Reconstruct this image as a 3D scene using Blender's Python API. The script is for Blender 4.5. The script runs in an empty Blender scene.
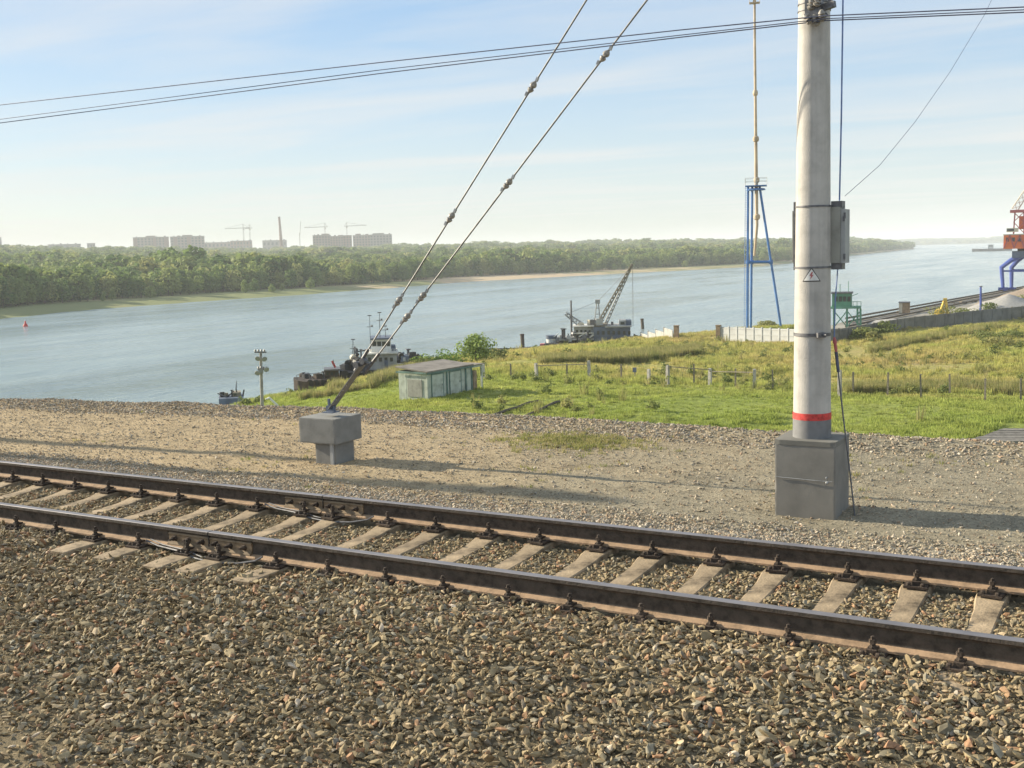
import bpy, bmesh, math, random
import numpy as np
from mathutils import Vector, Matrix, Euler, noise
R = math.radians
sc = bpy.context.scene
rnd = random.Random(7)
rs = np.random.RandomState(5)
col = sc.collection

# ------------------------------------------------------------------ camera
HAZE = 2.0e-4
F_PX, PITCH, ROLL, YAW, CAM_H = 1107.85, .1176, -.0286, -.5175, 2.39
C = Vector((0, 0, CAM_H))
fw = Vector((math.sin(YAW) * math.cos(PITCH), math.cos(YAW) * math.cos(PITCH), -math.sin(PITCH)))
_r = Vector((math.cos(YAW), -math.sin(YAW), 0)); _u = _r.cross(fw)
rt = math.cos(ROLL) * _r + math.sin(ROLL) * _u
up = math.cos(ROLL) * _u - math.sin(ROLL) * _r
cd = bpy.data.cameras.new('camera'); cam = bpy.data.objects.new('camera', cd); col.objects.link(cam)
cam.matrix_world = Matrix.Translation(C) @ Matrix((rt, up, -fw)).transposed().to_4x4()
cd.sensor_width = 36; cd.lens = F_PX / 1024 * 36; cd.clip_start = .05; cd.clip_end = 40000
sc.camera = cam

def ray(x, y): return fw + rt * ((x - 512) / F_PX) - up * ((y - 384) / F_PX)
def G(x, y, z):            # point of the horizontal plane z seen at a place of the photo
    d = ray(x, y); return C + d * ((z - C.z) / d.z)
def at(x, y, Y):           # the same for the vertical plane Y
    d = ray(x, y); return C + d * (Y / d.y)

# ------------------------------------------------------------------ light and sky
SUN_EL, SUN_A = R(21), R(5)        # low sun, almost along the track from the left
sv = Vector((-math.cos(SUN_EL) * math.cos(SUN_A), -math.cos(SUN_EL) * math.sin(SUN_A), math.sin(SUN_EL)))
sd = bpy.data.lights.new('sun', 'SUN'); sun = bpy.data.objects.new('sun', sd); col.objects.link(sun)
sd.energy = 5.0; sd.angle = R(.5); sd.color = (1, .885, .68)
sun.rotation_euler = sv.to_track_quat('Z', 'Y').to_euler()
w = bpy.data.worlds.new("World"); sc.world = w; w.use_nodes = True
nt = w.node_tree; nt.nodes.clear()
def N(nt, t, **k):
    n = nt.nodes.new(t)
    for a, v in k.items():
        if a.startswith('i_'):
            key = a[2:]; key = int(key) if key.isdigit() else key.replace('_', ' ')
            n.inputs[key].default_value = v
        else: setattr(n, a, v)
    return n
def LK(nt, a, b): nt.links.new(a, b)
def ramp(nt, fac, stops, interp='LINEAR'):
    r = N(nt, 'ShaderNodeValToRGB'); r.color_ramp.interpolation = interp
    e = r.color_ramp.elements
    while len(e) < len(stops): e.new(.5)
    for i, (p, c) in enumerate(stops):
        e[i].position = p; e[i].color = (c[0], c[1], c[2], 1) if not isinstance(c, (int, float)) else (c, c, c, 1)
    LK(nt, fac, r.inputs[0]); return r.outputs[0]
def mix(nt, f, a, b, mode='MIX'):
    m = N(nt, 'ShaderNodeMix', data_type='RGBA', blend_type=mode)
    for s, v in ((0, f), (6, a), (7, b)):
        if isinstance(v, bpy.types.NodeSocket): LK(nt, v, m.inputs[s])
        elif s == 0: m.inputs[0].default_value = v
        else: m.inputs[s].default_value = (v[0], v[1], v[2], 1)
    return m.outputs[2]
sky = N(nt, 'ShaderNodeTexSky', sky_type='NISHITA', sun_disc=False, sun_elevation=SUN_EL,
        sun_rotation=math.atan2(sv.x, sv.y), air_density=1.0, dust_density=.8, ozone_density=1.5, altitude=100)
tc = N(nt, 'ShaderNodeTexCoord')
# thin streaks of high cloud: noise over the cloud plane (direction divided by its height)
sep = N(nt, 'ShaderNodeSeparateXYZ'); LK(nt, tc.outputs['Generated'], sep.inputs[0])
mz = N(nt, 'ShaderNodeMath', operation='MAXIMUM', i_1=.03); LK(nt, sep.outputs[2], mz.inputs[0])
dv = N(nt, 'ShaderNodeVectorMath', operation='DIVIDE'); LK(nt, tc.outputs['Generated'], dv.inputs[0])
cb = N(nt, 'ShaderNodeCombineXYZ'); [LK(nt, mz.outputs[0], cb.inputs[i]) for i in range(3)]
LK(nt, cb.outputs[0], dv.inputs[1])
mp = N(nt, 'ShaderNodeMapping'); LK(nt, dv.outputs[0], mp.inputs[0])
mp.inputs['Scale'].default_value = (.22, .5, 1); mp.inputs['Rotation'].default_value = (0, 0, R(18))
nz = N(nt, 'ShaderNodeTexNoise', i_Scale=1.0, i_Detail=7.0, i_Roughness=.55, i_Distortion=.5); LK(nt, mp.outputs[0], nz.inputs[0])
cf = ramp(nt, nz.outputs[0], [(.42, 0.0), (.68, .62)])
K = lambda r, g, b_: tuple(((v / 255) ** 2.2) for v in (r, g, b_))
grad = ramp(nt, sep.outputs[2], [(.0, K(219, 227, 223)), (.05, K(211, 226, 232)), (.12, K(190, 215, 238)), (.22, K(158, 196, 238)), (.55, K(178, 198, 220)), (1., K(178, 196, 216))])
gs = mix(nt, 1., grad, (4.2, 4.2, 4.1), 'MULTIPLY')
lum = mix(nt, .85, sky.outputs[0], gs)
skyc = mix(nt, cf, lum, (3.75, 3.7, 3.6))
bg = N(nt, 'ShaderNodeBackground', i_Strength=.12); LK(nt, skyc, bg.inputs[0])
wo = N(nt, 'ShaderNodeOutputWorld'); LK(nt, bg.outputs[0], wo.inputs[0])
sc.view_settings.view_transform = 'Standard'; sc.view_settings.look = 'None'
sc.view_settings.exposure = .95; sc.view_settings.gamma = 1
sc.cycles.max_bounces = 6; sc.cycles.volume_bounces = 1; sc.cycles.caustics_reflective = False; sc.cycles.caustics_refractive = False

# ------------------------------------------------------------------ materials
def mat(name, base, rough=.8, metal=0., var=.25, scale=8., dark=None, bump=0., bscale=60., rnd_obj=0., spec=.4, coords='Object'):
    m = bpy.data.materials.new(name); m.use_nodes = True; nt = m.node_tree; b = nt.nodes['Principled BSDF']
    b.inputs['Roughness'].default_value = rough; b.inputs['Metallic'].default_value = metal
    b.inputs['Specular IOR Level'].default_value = spec
    tc = N(nt, 'ShaderNodeTexCoord'); co = tc.outputs[coords]
    if coords == 'World': pass
    n1 = N(nt, 'ShaderNodeTexNoise', i_Scale=scale, i_Detail=6., i_Roughness=.62); LK(nt, co, n1.inputs[0])
    d = dark or tuple(c * (1 - var * 1.6) for c in base); l = tuple(min(1, c * (1 + var)) for c in base)
    c = ramp(nt, n1.outputs[0], [(.3, d), (.52, base), (.75, l)])
    if rnd_obj:
        oi = N(nt, 'ShaderNodeObjectInfo')
        hv = N(nt, 'ShaderNodeHueSaturation'); LK(nt, c, hv.inputs['Color'])
        mr = N(nt, 'ShaderNodeMapRange', i_3=1 - rnd_obj, i_4=1 + rnd_obj); LK(nt, oi.outputs['Random'], mr.inputs[0]); LK(nt, mr.outputs[0], hv.inputs['Value'])
        c = hv.outputs[0]
    LK(nt, c, b.inputs['Base Color'])
    if bump:
        n2 = N(nt, 'ShaderNodeTexNoise', i_Scale=bscale, i_Detail=4.); LK(nt, co, n2.inputs[0])
        bp = N(nt, 'ShaderNodeBump', i_Strength=bump, i_Distance=.02); LK(nt, n2.outputs[0], bp.inputs['Height']); LK(nt, bp.outputs[0], b.inputs['Normal'])
    return m
M = {}
M['stone'] = None
def stone_mat(name, stops, dusty):
    m = bpy.data.materials.new(name); m.use_nodes = True; nt = m.node_tree; b = nt.nodes['Principled BSDF']
    b.inputs['Roughness'].default_value = .85; b.inputs['Specular IOR Level'].default_value = .25
    oi = N(nt, 'ShaderNodeObjectInfo'); c = ramp(nt, oi.outputs['Random'], stops, 'CONSTANT')
    tc = N(nt, 'ShaderNodeTexCoord')
    n1 = N(nt, 'ShaderNodeTexNoise', i_Scale=1.6, i_Detail=5.); LK(nt, tc.outputs['Object'], n1.inputs[0])
    c = mix(nt, 1.0, c, ramp(nt, n1.outputs[0], [(.3, .65), (.7, 1.25)]), 'MULTIPLY')
    ge = N(nt, 'ShaderNodeNewGeometry')
    n2 = N(nt, 'ShaderNodeTexNoise', i_Scale=.55, i_Detail=3.); LK(nt, ge.outputs['Position'], n2.inputs[0])
    c = mix(nt, ramp(nt, n2.outputs[0], [(.35, 0.), (.7, .55)]), c, dusty)
    LK(nt, c, b.inputs['Base Color']); return m
M['ballast'] = stone_mat('ballast_stone', [(0, (.26, .205, .12)), (.16, (.33, .262, .155)), (.34, (.18, .155, .105)), (.46, (.40, .32, .19)), (.60, (.26, .195, .12)), (.70, (.29, .27, .21)), (.80, (.45, .355, .235)), (.89, (.38, .215, .125)), (.965, (.60, .51, .40)), (.975, (.18, .165, .145))], (.28, .215, .125))
M['pebble'] = stone_mat('path_stone', [(0, (.30, .27, .21)), (.25, (.42, .35, .26)), (.45, (.22, .21, .18)), (.6, (.50, .42, .32)), (.75, (.40, .28, .19)), (.88, (.58, .52, .43)), (.95, (.28, .27, .25))], (.37, .31, .22))
def ground_mat():
    m = bpy.data.materials.new('formation_ground'); m.use_nodes = True; nt = m.node_tree; b = nt.nodes['Principled BSDF']
    b.inputs['Roughness'].default_value = .95; b.inputs['Specular IOR Level'].default_value = .15
    ge = N(nt, 'ShaderNodeNewGeometry'); P = ge.outputs['Position']
    s = N(nt, 'ShaderNodeSeparateXYZ'); LK(nt, P, s.inputs[0])
    big = N(nt, 'ShaderNodeTexNoise', i_Scale=.35, i_Detail=5.); LK(nt, P, big.inputs[0])
    med = N(nt, 'ShaderNodeTexNoise', i_Scale=3.5, i_Detail=6., i_Roughness=.65); LK(nt, P, med.inputs[0])
    fine = N(nt, 'ShaderNodeTexNoise', i_Scale=42., i_Detail=5., i_Roughness=.7); LK(nt, P, fine.inputs[0])
    # sandy on the left, grey-green grit on the right
    mr = N(nt, 'ShaderNodeMapRange', i_1=-13., i_2=-3.5); LK(nt, s.outputs[0], mr.inputs[0])
    ad = N(nt, 'ShaderNodeMath', operation='ADD'); LK(nt, mr.outputs[0], ad.inputs[0])
    sb = N(nt, 'ShaderNodeMath', operation='MULTIPLY_ADD', i_1=1.6, i_2=-.8); LK(nt, big.outputs[0], sb.inputs[0]); LK(nt, sb.outputs[0], ad.inputs[1])
    c = ramp(nt, ad.outputs[0], [(.15, (.42, .325, .20)), (.55, (.37, .30, .195)), (.95, (.29, .255, .185))])
    c = mix(nt, 1., c, ramp(nt, med.outputs[0], [(.28, .62), (.5, 1.), (.75, 1.22)]), 'MULTIPLY')
    c = mix(nt, 1., c, ramp(nt, fine.outputs[0], [(.33, .5), (.5, 1.), (.68, 1.4)]), 'MULTIPLY')
    # darker brown ground tone between the ballast stones near the track
    mt = N(nt, 'ShaderNodeMapRange', i_1=9.4, i_2=10.4, i_3=.72, i_4=0.); LK(nt, s.outputs[1], mt.inputs[0])
    c = mix(nt, mt.outputs[0], c, (.14, .11, .065))
    LK(nt, c, b.inputs['Base Color'])
    bp = N(nt, 'ShaderNodeBump', i_Strength=.7, i_Distance=.03); LK(nt, fine.outputs[0], bp.inputs['Height']); LK(nt, bp.outputs[0], b.inputs['Normal'])
    return m
M['ground'] = ground_mat()
def grass_color(nt, P, boost=1.):
    s = N(nt, 'ShaderNodeSeparateXYZ'); LK(nt, P, s.inputs[0])
    big = N(nt, 'ShaderNodeTexNoise', i_Scale=.045, i_Detail=4.); LK(nt, P, big.inputs[0])
    med = N(nt, 'ShaderNodeTexNoise', i_Scale=.33, i_Detail=5., i_Roughness=.65); LK(nt, P, med.inputs[0])
    # the mown strip by the embankment is fresh green, the field beyond the fence dry
    mr = N(nt, 'ShaderNodeMapRange', i_1=80., i_2=97., i_3=-.05, i_4=.35); LK(nt, s.outputs[1], mr.inputs[0])
    a = N(nt, 'ShaderNodeMath', operation='MULTIPLY_ADD', i_1=.9, i_2=-.28); LK(nt, big.outputs[0], a.inputs[0])
    b2 = N(nt, 'ShaderNodeMath', operation='ADD'); LK(nt, a.outputs[0], b2.inputs[0]); LK(nt, mr.outputs[0], b2.inputs[1])
    c0 = N(nt, 'ShaderNodeMath', operation='MULTIPLY_ADD', i_1=.9, i_2=-.45); LK(nt, med.outputs[0], c0.inputs[0])
    b3 = N(nt, 'ShaderNodeMath', operation='ADD'); LK(nt, b2.outputs[0], b3.inputs[0]); LK(nt, c0.outputs[0], b3.inputs[1])
    k = boost
    return ramp(nt, b3.outputs[0], [(0., (.23*k, .275*k, .065*k)), (.3, (.285*k, .31*k, .085*k)), (.5, (.345*k, .32*k, .11*k)), (.7, (.40*k, .33*k, .145*k)), (.92, (.36*k, .27*k, .17*k))])
def meadow_mat():
    m = bpy.data.materials.new('meadow_grass'); m.use_nodes = True; nt = m.node_tree; b = nt.nodes['Principled BSDF']
    b.inputs['Roughness'].default_value = .95; b.inputs['Specular IOR Level'].default_value = .1
    ge = N(nt, 'ShaderNodeNewGeometry'); c = grass_color(nt, ge.outputs['Position'])
    f = N(nt, 'ShaderNodeTexNoise', i_Scale=2.2, i_Detail=6., i_Roughness=.75); LK(nt, ge.outputs['Position'], f.inputs[0])
    c = mix(nt, 1., c, ramp(nt, f.outputs[0], [(.3, .5), (.5, 1.), (.72, 1.25)]), 'MULTIPLY')
    LK(nt, c, b.inputs['Base Color'])
    bp = N(nt, 'ShaderNodeBump', i_Strength=.8, i_Distance=.25); LK(nt, f.outputs[0], bp.inputs['Height']); LK(nt, bp.outputs[0], b.inputs['Normal'])
    return m
M['meadow'] = meadow_mat()
def blade_mat(name, boost, reed=None):
    m = bpy.data.materials.new(name); m.use_nodes = True; nt = m.node_tree; b = nt.nodes['Principled BSDF']
    b.inputs['Roughness'].default_value = .7; b.inputs['Specular IOR Level'].default_value = .2
    ge = N(nt, 'ShaderNodeNewGeometry')
    c = grass_color(nt, ge.outputs['Position'], boost) if reed is None else None
    oi = N(nt, 'ShaderNodeObjectInfo')
    if reed: c = ramp(nt, oi.outputs['Random'], reed)
    else: c = mix(nt, 1., c, ramp(nt, oi.outputs['Random'], [(0, .7), (1, 1.3)]), 'MULTIPLY')
    LK(nt, c, b.inputs['Base Color'])
    tr = N(nt, 'ShaderNodeBsdfTranslucent'); LK(nt, c, tr.inputs[0])
    ms = N(nt, 'ShaderNodeMixShader', i_0=.42); LK(nt, b.outputs[0], ms.inputs[1]); LK(nt, tr.outputs[0], ms.inputs[2])
    LK(nt, ms.outputs[0], nt.nodes['Material Output'].inputs[0]); return m
M['tuft'] = blade_mat('grass_blades', 1.3)
M['reed'] = blade_mat('reed_blades', 1, [(0, (.20, .23, .07)), (.5, (.30, .29, .11)), (1, (.40, .35, .17))])
M['weed'] = blade_mat('weed_leaves', 1, [(0, (.14, .18, .06)), (.6, (.22, .25, .085)), (1, (.32, .31, .12))])
M['foliage'] = blade_mat('tree_foliage', 1, [(0, (.10, .17, .045)), (.45, (.18, .25, .065)), (.8, (.27, .32, .095)), (1, (.37, .37, .13))])
M['bushleaf'] = blade_mat('bush_foliage', 1, [(0, (.20, .30, .07)), (1, (.26, .34, .09))])
M['bark'] = mat('bark', (.12, .09, .065), .9)
M['sleeper'] = mat('sleeper_concrete', (.32, .245, .16), .9, var=.42, scale=6, bump=.3, bscale=50, rnd_obj=.14)
M['railhead'] = mat('worn_rail_steel', (.27, .255, .265), .5, .6, var=.15, scale=3)
M['railweb'] = mat('dark_rusty_steel', (.085, .068, .053), .8, 0, var=.4, scale=14, bump=.3)
M['railfoot'] = mat('dusty_rail_foot', (.38, .26, .165), .85, 0, var=.25, scale=10, bump=.2)
M['fast'] = mat('rusty_fastening_steel', (.075, .055, .042), .8, .1, var=.45, scale=30, bump=.3, rnd_obj=.3)
M['plate'] = mat('dusty_fishplate', (.24, .175, .11), .8, 0, var=.3, scale=12)  # paler beige tone, given to the near-side fishplates only
M['conc'] = mat('pole_concrete', (.47, .45, .42), .85, var=.13, scale=5, bump=.25, bscale=90)
def streaks(m, sc_=(16, 16, .55), lo=.88, hi=1.06):
    nt = m.node_tree; b = nt.nodes['Principled BSDF']; src = b.inputs['Base Color'].links[0].from_socket
    tc = N(nt, 'ShaderNodeTexCoord'); mp = N(nt, 'ShaderNodeMapping'); mp.inputs['Scale'].default_value = sc_; LK(nt, tc.outputs['Object'], mp.inputs[0])
    n1 = N(nt, 'ShaderNodeTexNoise', i_Scale=1., i_Detail=5.); LK(nt, mp.outputs[0], n1.inputs[0])
    LK(nt, mix(nt, 1., src, ramp(nt, n1.outputs[0], [(.32, lo), (.6, hi)]), 'MULTIPLY'), b.inputs['Base Color'])
streaks(M['conc'])
M['found'] = mat('foundation_concrete', (.23, .22, .20), .92, var=.14, scale=3, bump=.12, bscale=110)
M['block'] = mat('block_concrete', (.225, .225, .215), .9, var=.12, scale=6, bump=.1, bscale=50)
M['paintgrey'] = mat('grey_paint', (.20, .20, .205), .7, var=.15)
M['red'] = mat('red_paint', (.60, .06, .055), .6, var=.3, scale=25)
M['steel'] = mat('dull_steel', (.16, .16, .17), .55, .5, var=.3, scale=20)
M['galv'] = mat('weathered_zinc', (.32, .33, .34), .6, .3, var=.25, scale=12)
M['wire'] = mat('wire_metal', (.12, .13, .19), .6, .3)
M['cable'] = mat('guy_cable_steel', (.20, .20, .20), .6, .3)
M['bluewire'] = mat('blue_insulated_wire', (.18, .26, .50), .6)
M['porcelain'] = mat('brownish_porcelain', (.30, .28, .25), .35, var=.4, scale=40)
M['white'] = mat('white_paint', (.72, .72, .70), .6, var=.1)
M['offwhite'] = mat('aged_white_paint', (.60, .60, .57), .7, var=.2, scale=1.2)
M['boxgrey'] = mat('box_grey_paint', (.30, .30, .27), .6, var=.2, scale=4)
M['black'] = mat('black_paint', (.02, .02, .02), .6)
M['darkhull'] = mat('dark_hull_paint', (.045, .048, .06), .7, var=.45, scale=.8)
M['rusthull'] = mat('rusty_hull_paint', (.075, .055, .045), .85, var=.4, scale=1.1)
M['bluegrey'] = mat('blue_grey_paint', (.12, .15, .21), .7, var=.3, scale=.7)
M['palegrey'] = mat('pale_grey_paint', (.36, .37, .37), .7, var=.25, scale=1)
M['blue'] = mat('blue_paint', (.07, .19, .46), .55, var=.2, scale=.5)
M['mastpaint'] = mat('ochre_white_mast_paint', (.52, .40, .27), .6, var=.25, scale=.4)
M['orange'] = mat('orange_red_paint', (.85, .21, .07), .55, var=.2, scale=.4)
M['pinkred'] = mat('faded_red_paint', (.48, .13, .13), .6, var=.2, scale=.5)
M['cream'] = mat('cream_paint', (.62, .56, .44), .6, var=.15, scale=.3)
M['deepblue'] = mat('deep_blue_paint', (.06, .10, .36), .55, var=.2, scale=.4)
M['green'] = mat('faded_green_paint', (.12, .30, .20), .65, var=.3, scale=.8)
M['yellow'] = mat('yellow_paint', (.66, .46, .08), .6, var=.25, scale=.9)
M['wood'] = mat('weathered_wood', (.25, .22, .17), .9, var=.3, scale=6)
M['darkwood'] = mat('dark_tarred_timber', (.12, .10, .08), .9, var=.4, scale=3)
M['shedwall'] = mat('pale_green_flaking_paint', (.47, .51, .45), .8, var=.22, scale=1.6, dark=(.29, .32, .27))
M['shedtrim'] = mat('green_trim', (.13, .21, .19), .8, var=.3, scale=2)
M['roof'] = mat('brown_roofing_felt', (.24, .215, .19), .9, var=.25, scale=1.2)
M['postc'] = mat('fence_post_concrete', (.42, .40, .37), .9, var=.25, scale=3, rnd_obj=.2)
M['wallgrey'] = mat('grey_fence_concrete', (.20, .195, .175), .9, var=.25, scale=.6, rnd_obj=.1)
M['wallwhite'] = mat('whitewashed_concrete', (.50, .51, .51), .8, var=.12, scale=.7, rnd_obj=.06)
M['wallpale'] = mat('toned_down_concrete', (.37, .37, .355), .8, var=.2, scale=.7, rnd_obj=.1)  # whitewash darkened in colour because these panels face the sun
M['wallbrown'] = mat('brown_pier_brick', (.33, .24, .16), .9, var=.3, scale=2)
M['brickfar'] = mat('far_red_brick', (.27, .15, .12), .9, var=.12, scale=.02)
M['panelfar'] = mat('far_pale_panel', (.27, .195, .165), .9, var=.1, scale=.02)
M['greyfar'] = mat('far_grey_panel', (.25, .225, .21), .9, var=.1, scale=.02)
M['glassdark'] = mat('dark_window_glass', (.05, .06, .07), .15, spec=.6)
M['sand'] = mat('shore_sand', (.50, .38, .25), .95, var=.15, scale=.05)
M['gravelgrey'] = mat('grey_gravel_pile', (.34, .33, .315), .95, var=.15, scale=2.5, bump=.6, bscale=6)
M['gravelbrown'] = mat('brown_gravel_pile', (.27, .215, .165), .95, var=.2, scale=2.5, bump=.6, bscale=6)
M['yard'] = mat('yard_hardstanding', (.30, .28, .24), .95, var=.35, scale=.12, bump=.3, bscale=3)
M['planks'] = mat('grey_board_crossing', (.20, .185, .165), .9, var=.3, scale=4, rnd_obj=.25)

# ------------------------------------------------------------------ mesh helpers
class MB:
    def __init__(s): s.v = []; s.f = []; s.m = []; s.cm = 0
    def add(s, vs, fs):
        o = len(s.v); s.v += [tuple(v) for v in vs]; s.f += [tuple(i + o for i in f) for f in fs]; s.m += [s.cm] * len(fs); return s
    def box(s, c, d, rot=None, taper=1.):
        x, y, z = d[0] / 2, d[1] / 2, d[2] / 2
        vs = [Vector((i * x * (taper if k > 0 else 1), j * y * (taper if k > 0 else 1), k * z)) for k in (-1, 1) for j in (-1, 1) for i in (-1, 1)]
        if rot: e = Euler(rot).to_matrix(); vs = [e @ v for v in vs]
        c = Vector(c)
        return s.add([c + v for v in vs], [(0, 2, 3, 1), (4, 5, 7, 6), (0, 1, 5, 4), (2, 6, 7, 3), (0, 4, 6, 2), (1, 3, 7, 5)])
    def bar(s, p0, p1, w, h=None):       # rectangular bar between two points
        h = h or w; p0, p1 = Vector(p0), Vector(p1); d = (p1 - p0).normalized()
        a = d.cross(Vector((0, 0, 1)))
        a = Vector((1, 0, 0)) if a.length < .01 else a.normalized()
        b = a.cross(d); vs = []
        for p in (p0, p1):
            for i, j in ((-1, -1), (1, -1), (1, 1), (-1, 1)): vs.append(p + a * (i * w / 2) + b * (j * h / 2))
        return s.add(vs, [(0, 1, 2, 3), (7, 6, 5, 4), (0, 4, 5, 1), (1, 5, 6, 2), (2, 6, 7, 3), (3, 7, 4, 0)])
    def tube(s, p0, p1, r0, r1=None, n=8):
        return s.path([p0, p1], [r0, r0 if r1 is None else r1], n)
    def path(s, pts, rad, n=6):
        pts = [Vector(p) for p in pts]
        if not isinstance(rad, (list, tuple)): rad = [rad] * len(pts)
        vs = []; ref = None
        for i, p in enumerate(pts):
            d = (pts[min(i + 1, len(pts) - 1)] - pts[max(i - 1, 0)]).normalized()
            if ref is None: ref = d.cross(Vector((0, 0, 1)) if abs(d.z) < .9 else Vector((1, 0, 0))).normalized()
            a = (ref - d * ref.dot(d)).normalized(); ref = a; b = a.cross(d)
            for k in range(n): t = 2 * math.pi * k / n; vs.append(p + (a * math.cos(t) + b * math.sin(t)) * rad[i])
        fs = [(i * n + k, i * n + (k + 1) % n, (i + 1) * n + (k + 1) % n, (i + 1) * n + k) for i in range(len(pts) - 1) for k in range(n)]
        fs += [tuple(range(n))[::-1], tuple((len(pts) - 1) * n + k for k in range(n))]
        return s.add(vs, fs)
    def lathe(s, prof, c=(0, 0, 0), n=12, axis=None):      # prof: (r, z)
        c = Vector(c); q = Vector((0, 0, 1)).rotation_difference(Vector(axis).normalized()).to_matrix() if axis else Matrix.Identity(3)
        vs = [c + q @ Vector((r * math.cos(2 * math.pi * k / n), r * math.sin(2 * math.pi * k / n), z)) for r, z in prof for k in range(n)]
        m = len(prof)
        fs = [(i * n + k, i * n + (k + 1) % n, (i + 1) * n + (k + 1) % n, (i + 1) * n + k) for i in range(m - 1) for k in range(n)]
        fs += [tuple(range(n))[::-1], tuple((m - 1) * n + k for k in range(n))]
        return s.add(vs, fs)
    def prism(s, poly, y0, y1):      # polygon in x,z extruded along y
        n = len(poly); vs = [(x, y0, z) for x, z in poly] + [(x, y1, z) for x, z in poly]
        return s.add(vs, [tuple(range(n)), tuple(range(n, 2 * n))[::-1]] + [(i, i + n, (i + 1) % n + n, (i + 1) % n) for i in range(n)])
    def mesh(s, name, mats, smooth=False):
        me = bpy.data.meshes.new(name); me.from_pydata(s.v, [], s.f)
        for m in (mats if isinstance(mats, (list, tuple)) else [mats]): me.materials.append(m)
        me.polygons.foreach_set('material_index', s.m)
        bm = bmesh.new(); bm.from_mesh(me); bmesh.ops.recalc_face_normals(bm, faces=bm.faces)
        if smooth:
            for f in bm.faces: f.smooth = True
            for e in bm.edges:
                if len(e.link_faces) == 2 and e.calc_face_angle(0) > R(38): e.smooth = False
        bm.to_mesh(me); bm.free(); return me
    def build(s, name, mats, parent=None, smooth=False, loc=None):
        o = bpy.data.objects.new(name, s.mesh(name, mats, smooth)); col.objects.link(o)
        if parent: o.parent = parent
        if loc is not None: o.location = loc
        return o
def tag(o, label=None, cat=None, group=None, kind=None):
    if label: o['label'] = label
    if cat: o['category'] = cat
    if group: o['group'] = group
    if kind: o['kind'] = kind
    return o
def empty(name, loc, label, cat, rz=0, group=None):
    o = bpy.data.objects.new(name, None); col.objects.link(o); o.location = loc; o.rotation_euler = (0, 0, rz); o.empty_display_size = .2
    return tag(o, label, cat, group)
def link(name, me, parent=None, loc=(0, 0, 0), rot=(0, 0, 0), scale=(1, 1, 1)):
    o = bpy.data.objects.new(name, me); col.objects.link(o); o.location = loc; o.rotation_euler = rot; o.scale = scale
    if parent: o.parent = parent
    return o
class Site:         # a far thing: Empty at its base, x to the right as seen from the track, y away, z up
    def __init__(s, name, px, py, zw, label, cat, group=None):
        s.O = G(px, py, zw); s.h = math.hypot(s.O.x, s.O.y); a = math.atan2(s.O.y, s.O.x) - math.pi / 2
        s.ex = Vector((math.cos(a), math.sin(a), 0)); s.ey = Vector((-math.sin(a), math.cos(a), 0)); s.s = s.h / F_PX
        s.e = empty(name, s.O, label, cat, a, group)
    def L(s, px, py, dy=0.):
        d = ray(px, py); P = C + d * ((s.h + dy) / d.dot(s.ey)) - s.O; return Vector((P.dot(s.ex), P.dot(s.ey), P.z))
    def box(s, mb, x0, y0, x1, y1, d0, d1):        # photo rectangle, near and far depth
        a = s.L(x0, (y0 + y1) / 2, d0); b = s.L(x1, (y0 + y1) / 2, d0); t = s.L((x0 + x1) / 2, min(y0, y1), d0); u = s.L((x0 + x1) / 2, max(y0, y1), d0)
        return mb.box(((a.x + b.x) / 2, (d0 + d1) / 2, (t.z + u.z) / 2), (b.x - a.x, d1 - d0, t.z - u.z))
def gn_scatter(name, pts, rot, scl, idx, meshes, material_fallback=None):
    """one object whose points carry instances of the given meshes"""
    cc = bpy.data.collections.new(name + '_source')
    for i, me in enumerate(meshes):
        cc.objects.link(bpy.data.objects.new('%s_%02d' % (name, i), me))
    me = bpy.data.meshes.new(name); n = len(pts); me.vertices.add(n); me.vertices.foreach_set('co', np.asarray(pts, np.float32).ravel())
    for an, t, d, key in (('rot', 'FLOAT_VECTOR', rot, 'vector'), ('scl', 'FLOAT_VECTOR', scl, 'vector'), ('idx', 'INT', idx, 'value')):
        at_ = me.attributes.new(an, t, 'POINT'); at_.data.foreach_set(key, np.asarray(d, np.int32 if t == 'INT' else np.float32).ravel())
    o = bpy.data.objects.new(name, me); col.objects.link(o)
    ng = bpy.data.node_groups.new(name, 'GeometryNodeTree')
    ng.interface.new_socket('Geometry', in_out='INPUT', socket_type='NodeSocketGeometry'); ng.interface.new_socket('Geometry', in_out='OUTPUT', socket_type='NodeSocketGeometry')
    gi = ng.nodes.new('NodeGroupInput'); go = ng.nodes.new('NodeGroupOutput'); ip = ng.nodes.new('GeometryNodeInstanceOnPoints')
    ci = ng.nodes.new('GeometryNodeCollectionInfo'); ci.inputs[0].default_value = cc; ci.inputs[1].default_value = True; ci.inputs[2].default_value = True
    def na(a, t):
        q = ng.nodes.new('GeometryNodeInputNamedAttribute'); q.data_type = t; q.inputs[0].default_value = a; return q.outputs[0]
    L = ng.links.new
    L(gi.outputs[0], ip.inputs['Points']); L(ci.outputs[0], ip.inputs['Instance']); ip.inputs['Pick Instance'].default_value = True
    L(na('idx', 'INT'), ip.inputs['Instance Index'])
    er = ng.nodes.new('FunctionNodeEulerToRotation'); L(na('rot', 'FLOAT_VECTOR'), er.inputs[0]); L(er.outputs[0], ip.inputs['Rotation'])
    L(na('scl', 'FLOAT_VECTOR'), ip.inputs['Scale']); L(ip.outputs[0], go.inputs[0])
    md = o.modifiers.new('scatter', 'NODES'); md.node_group = ng
    o['kind'] = 'stuff'; return o

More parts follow.
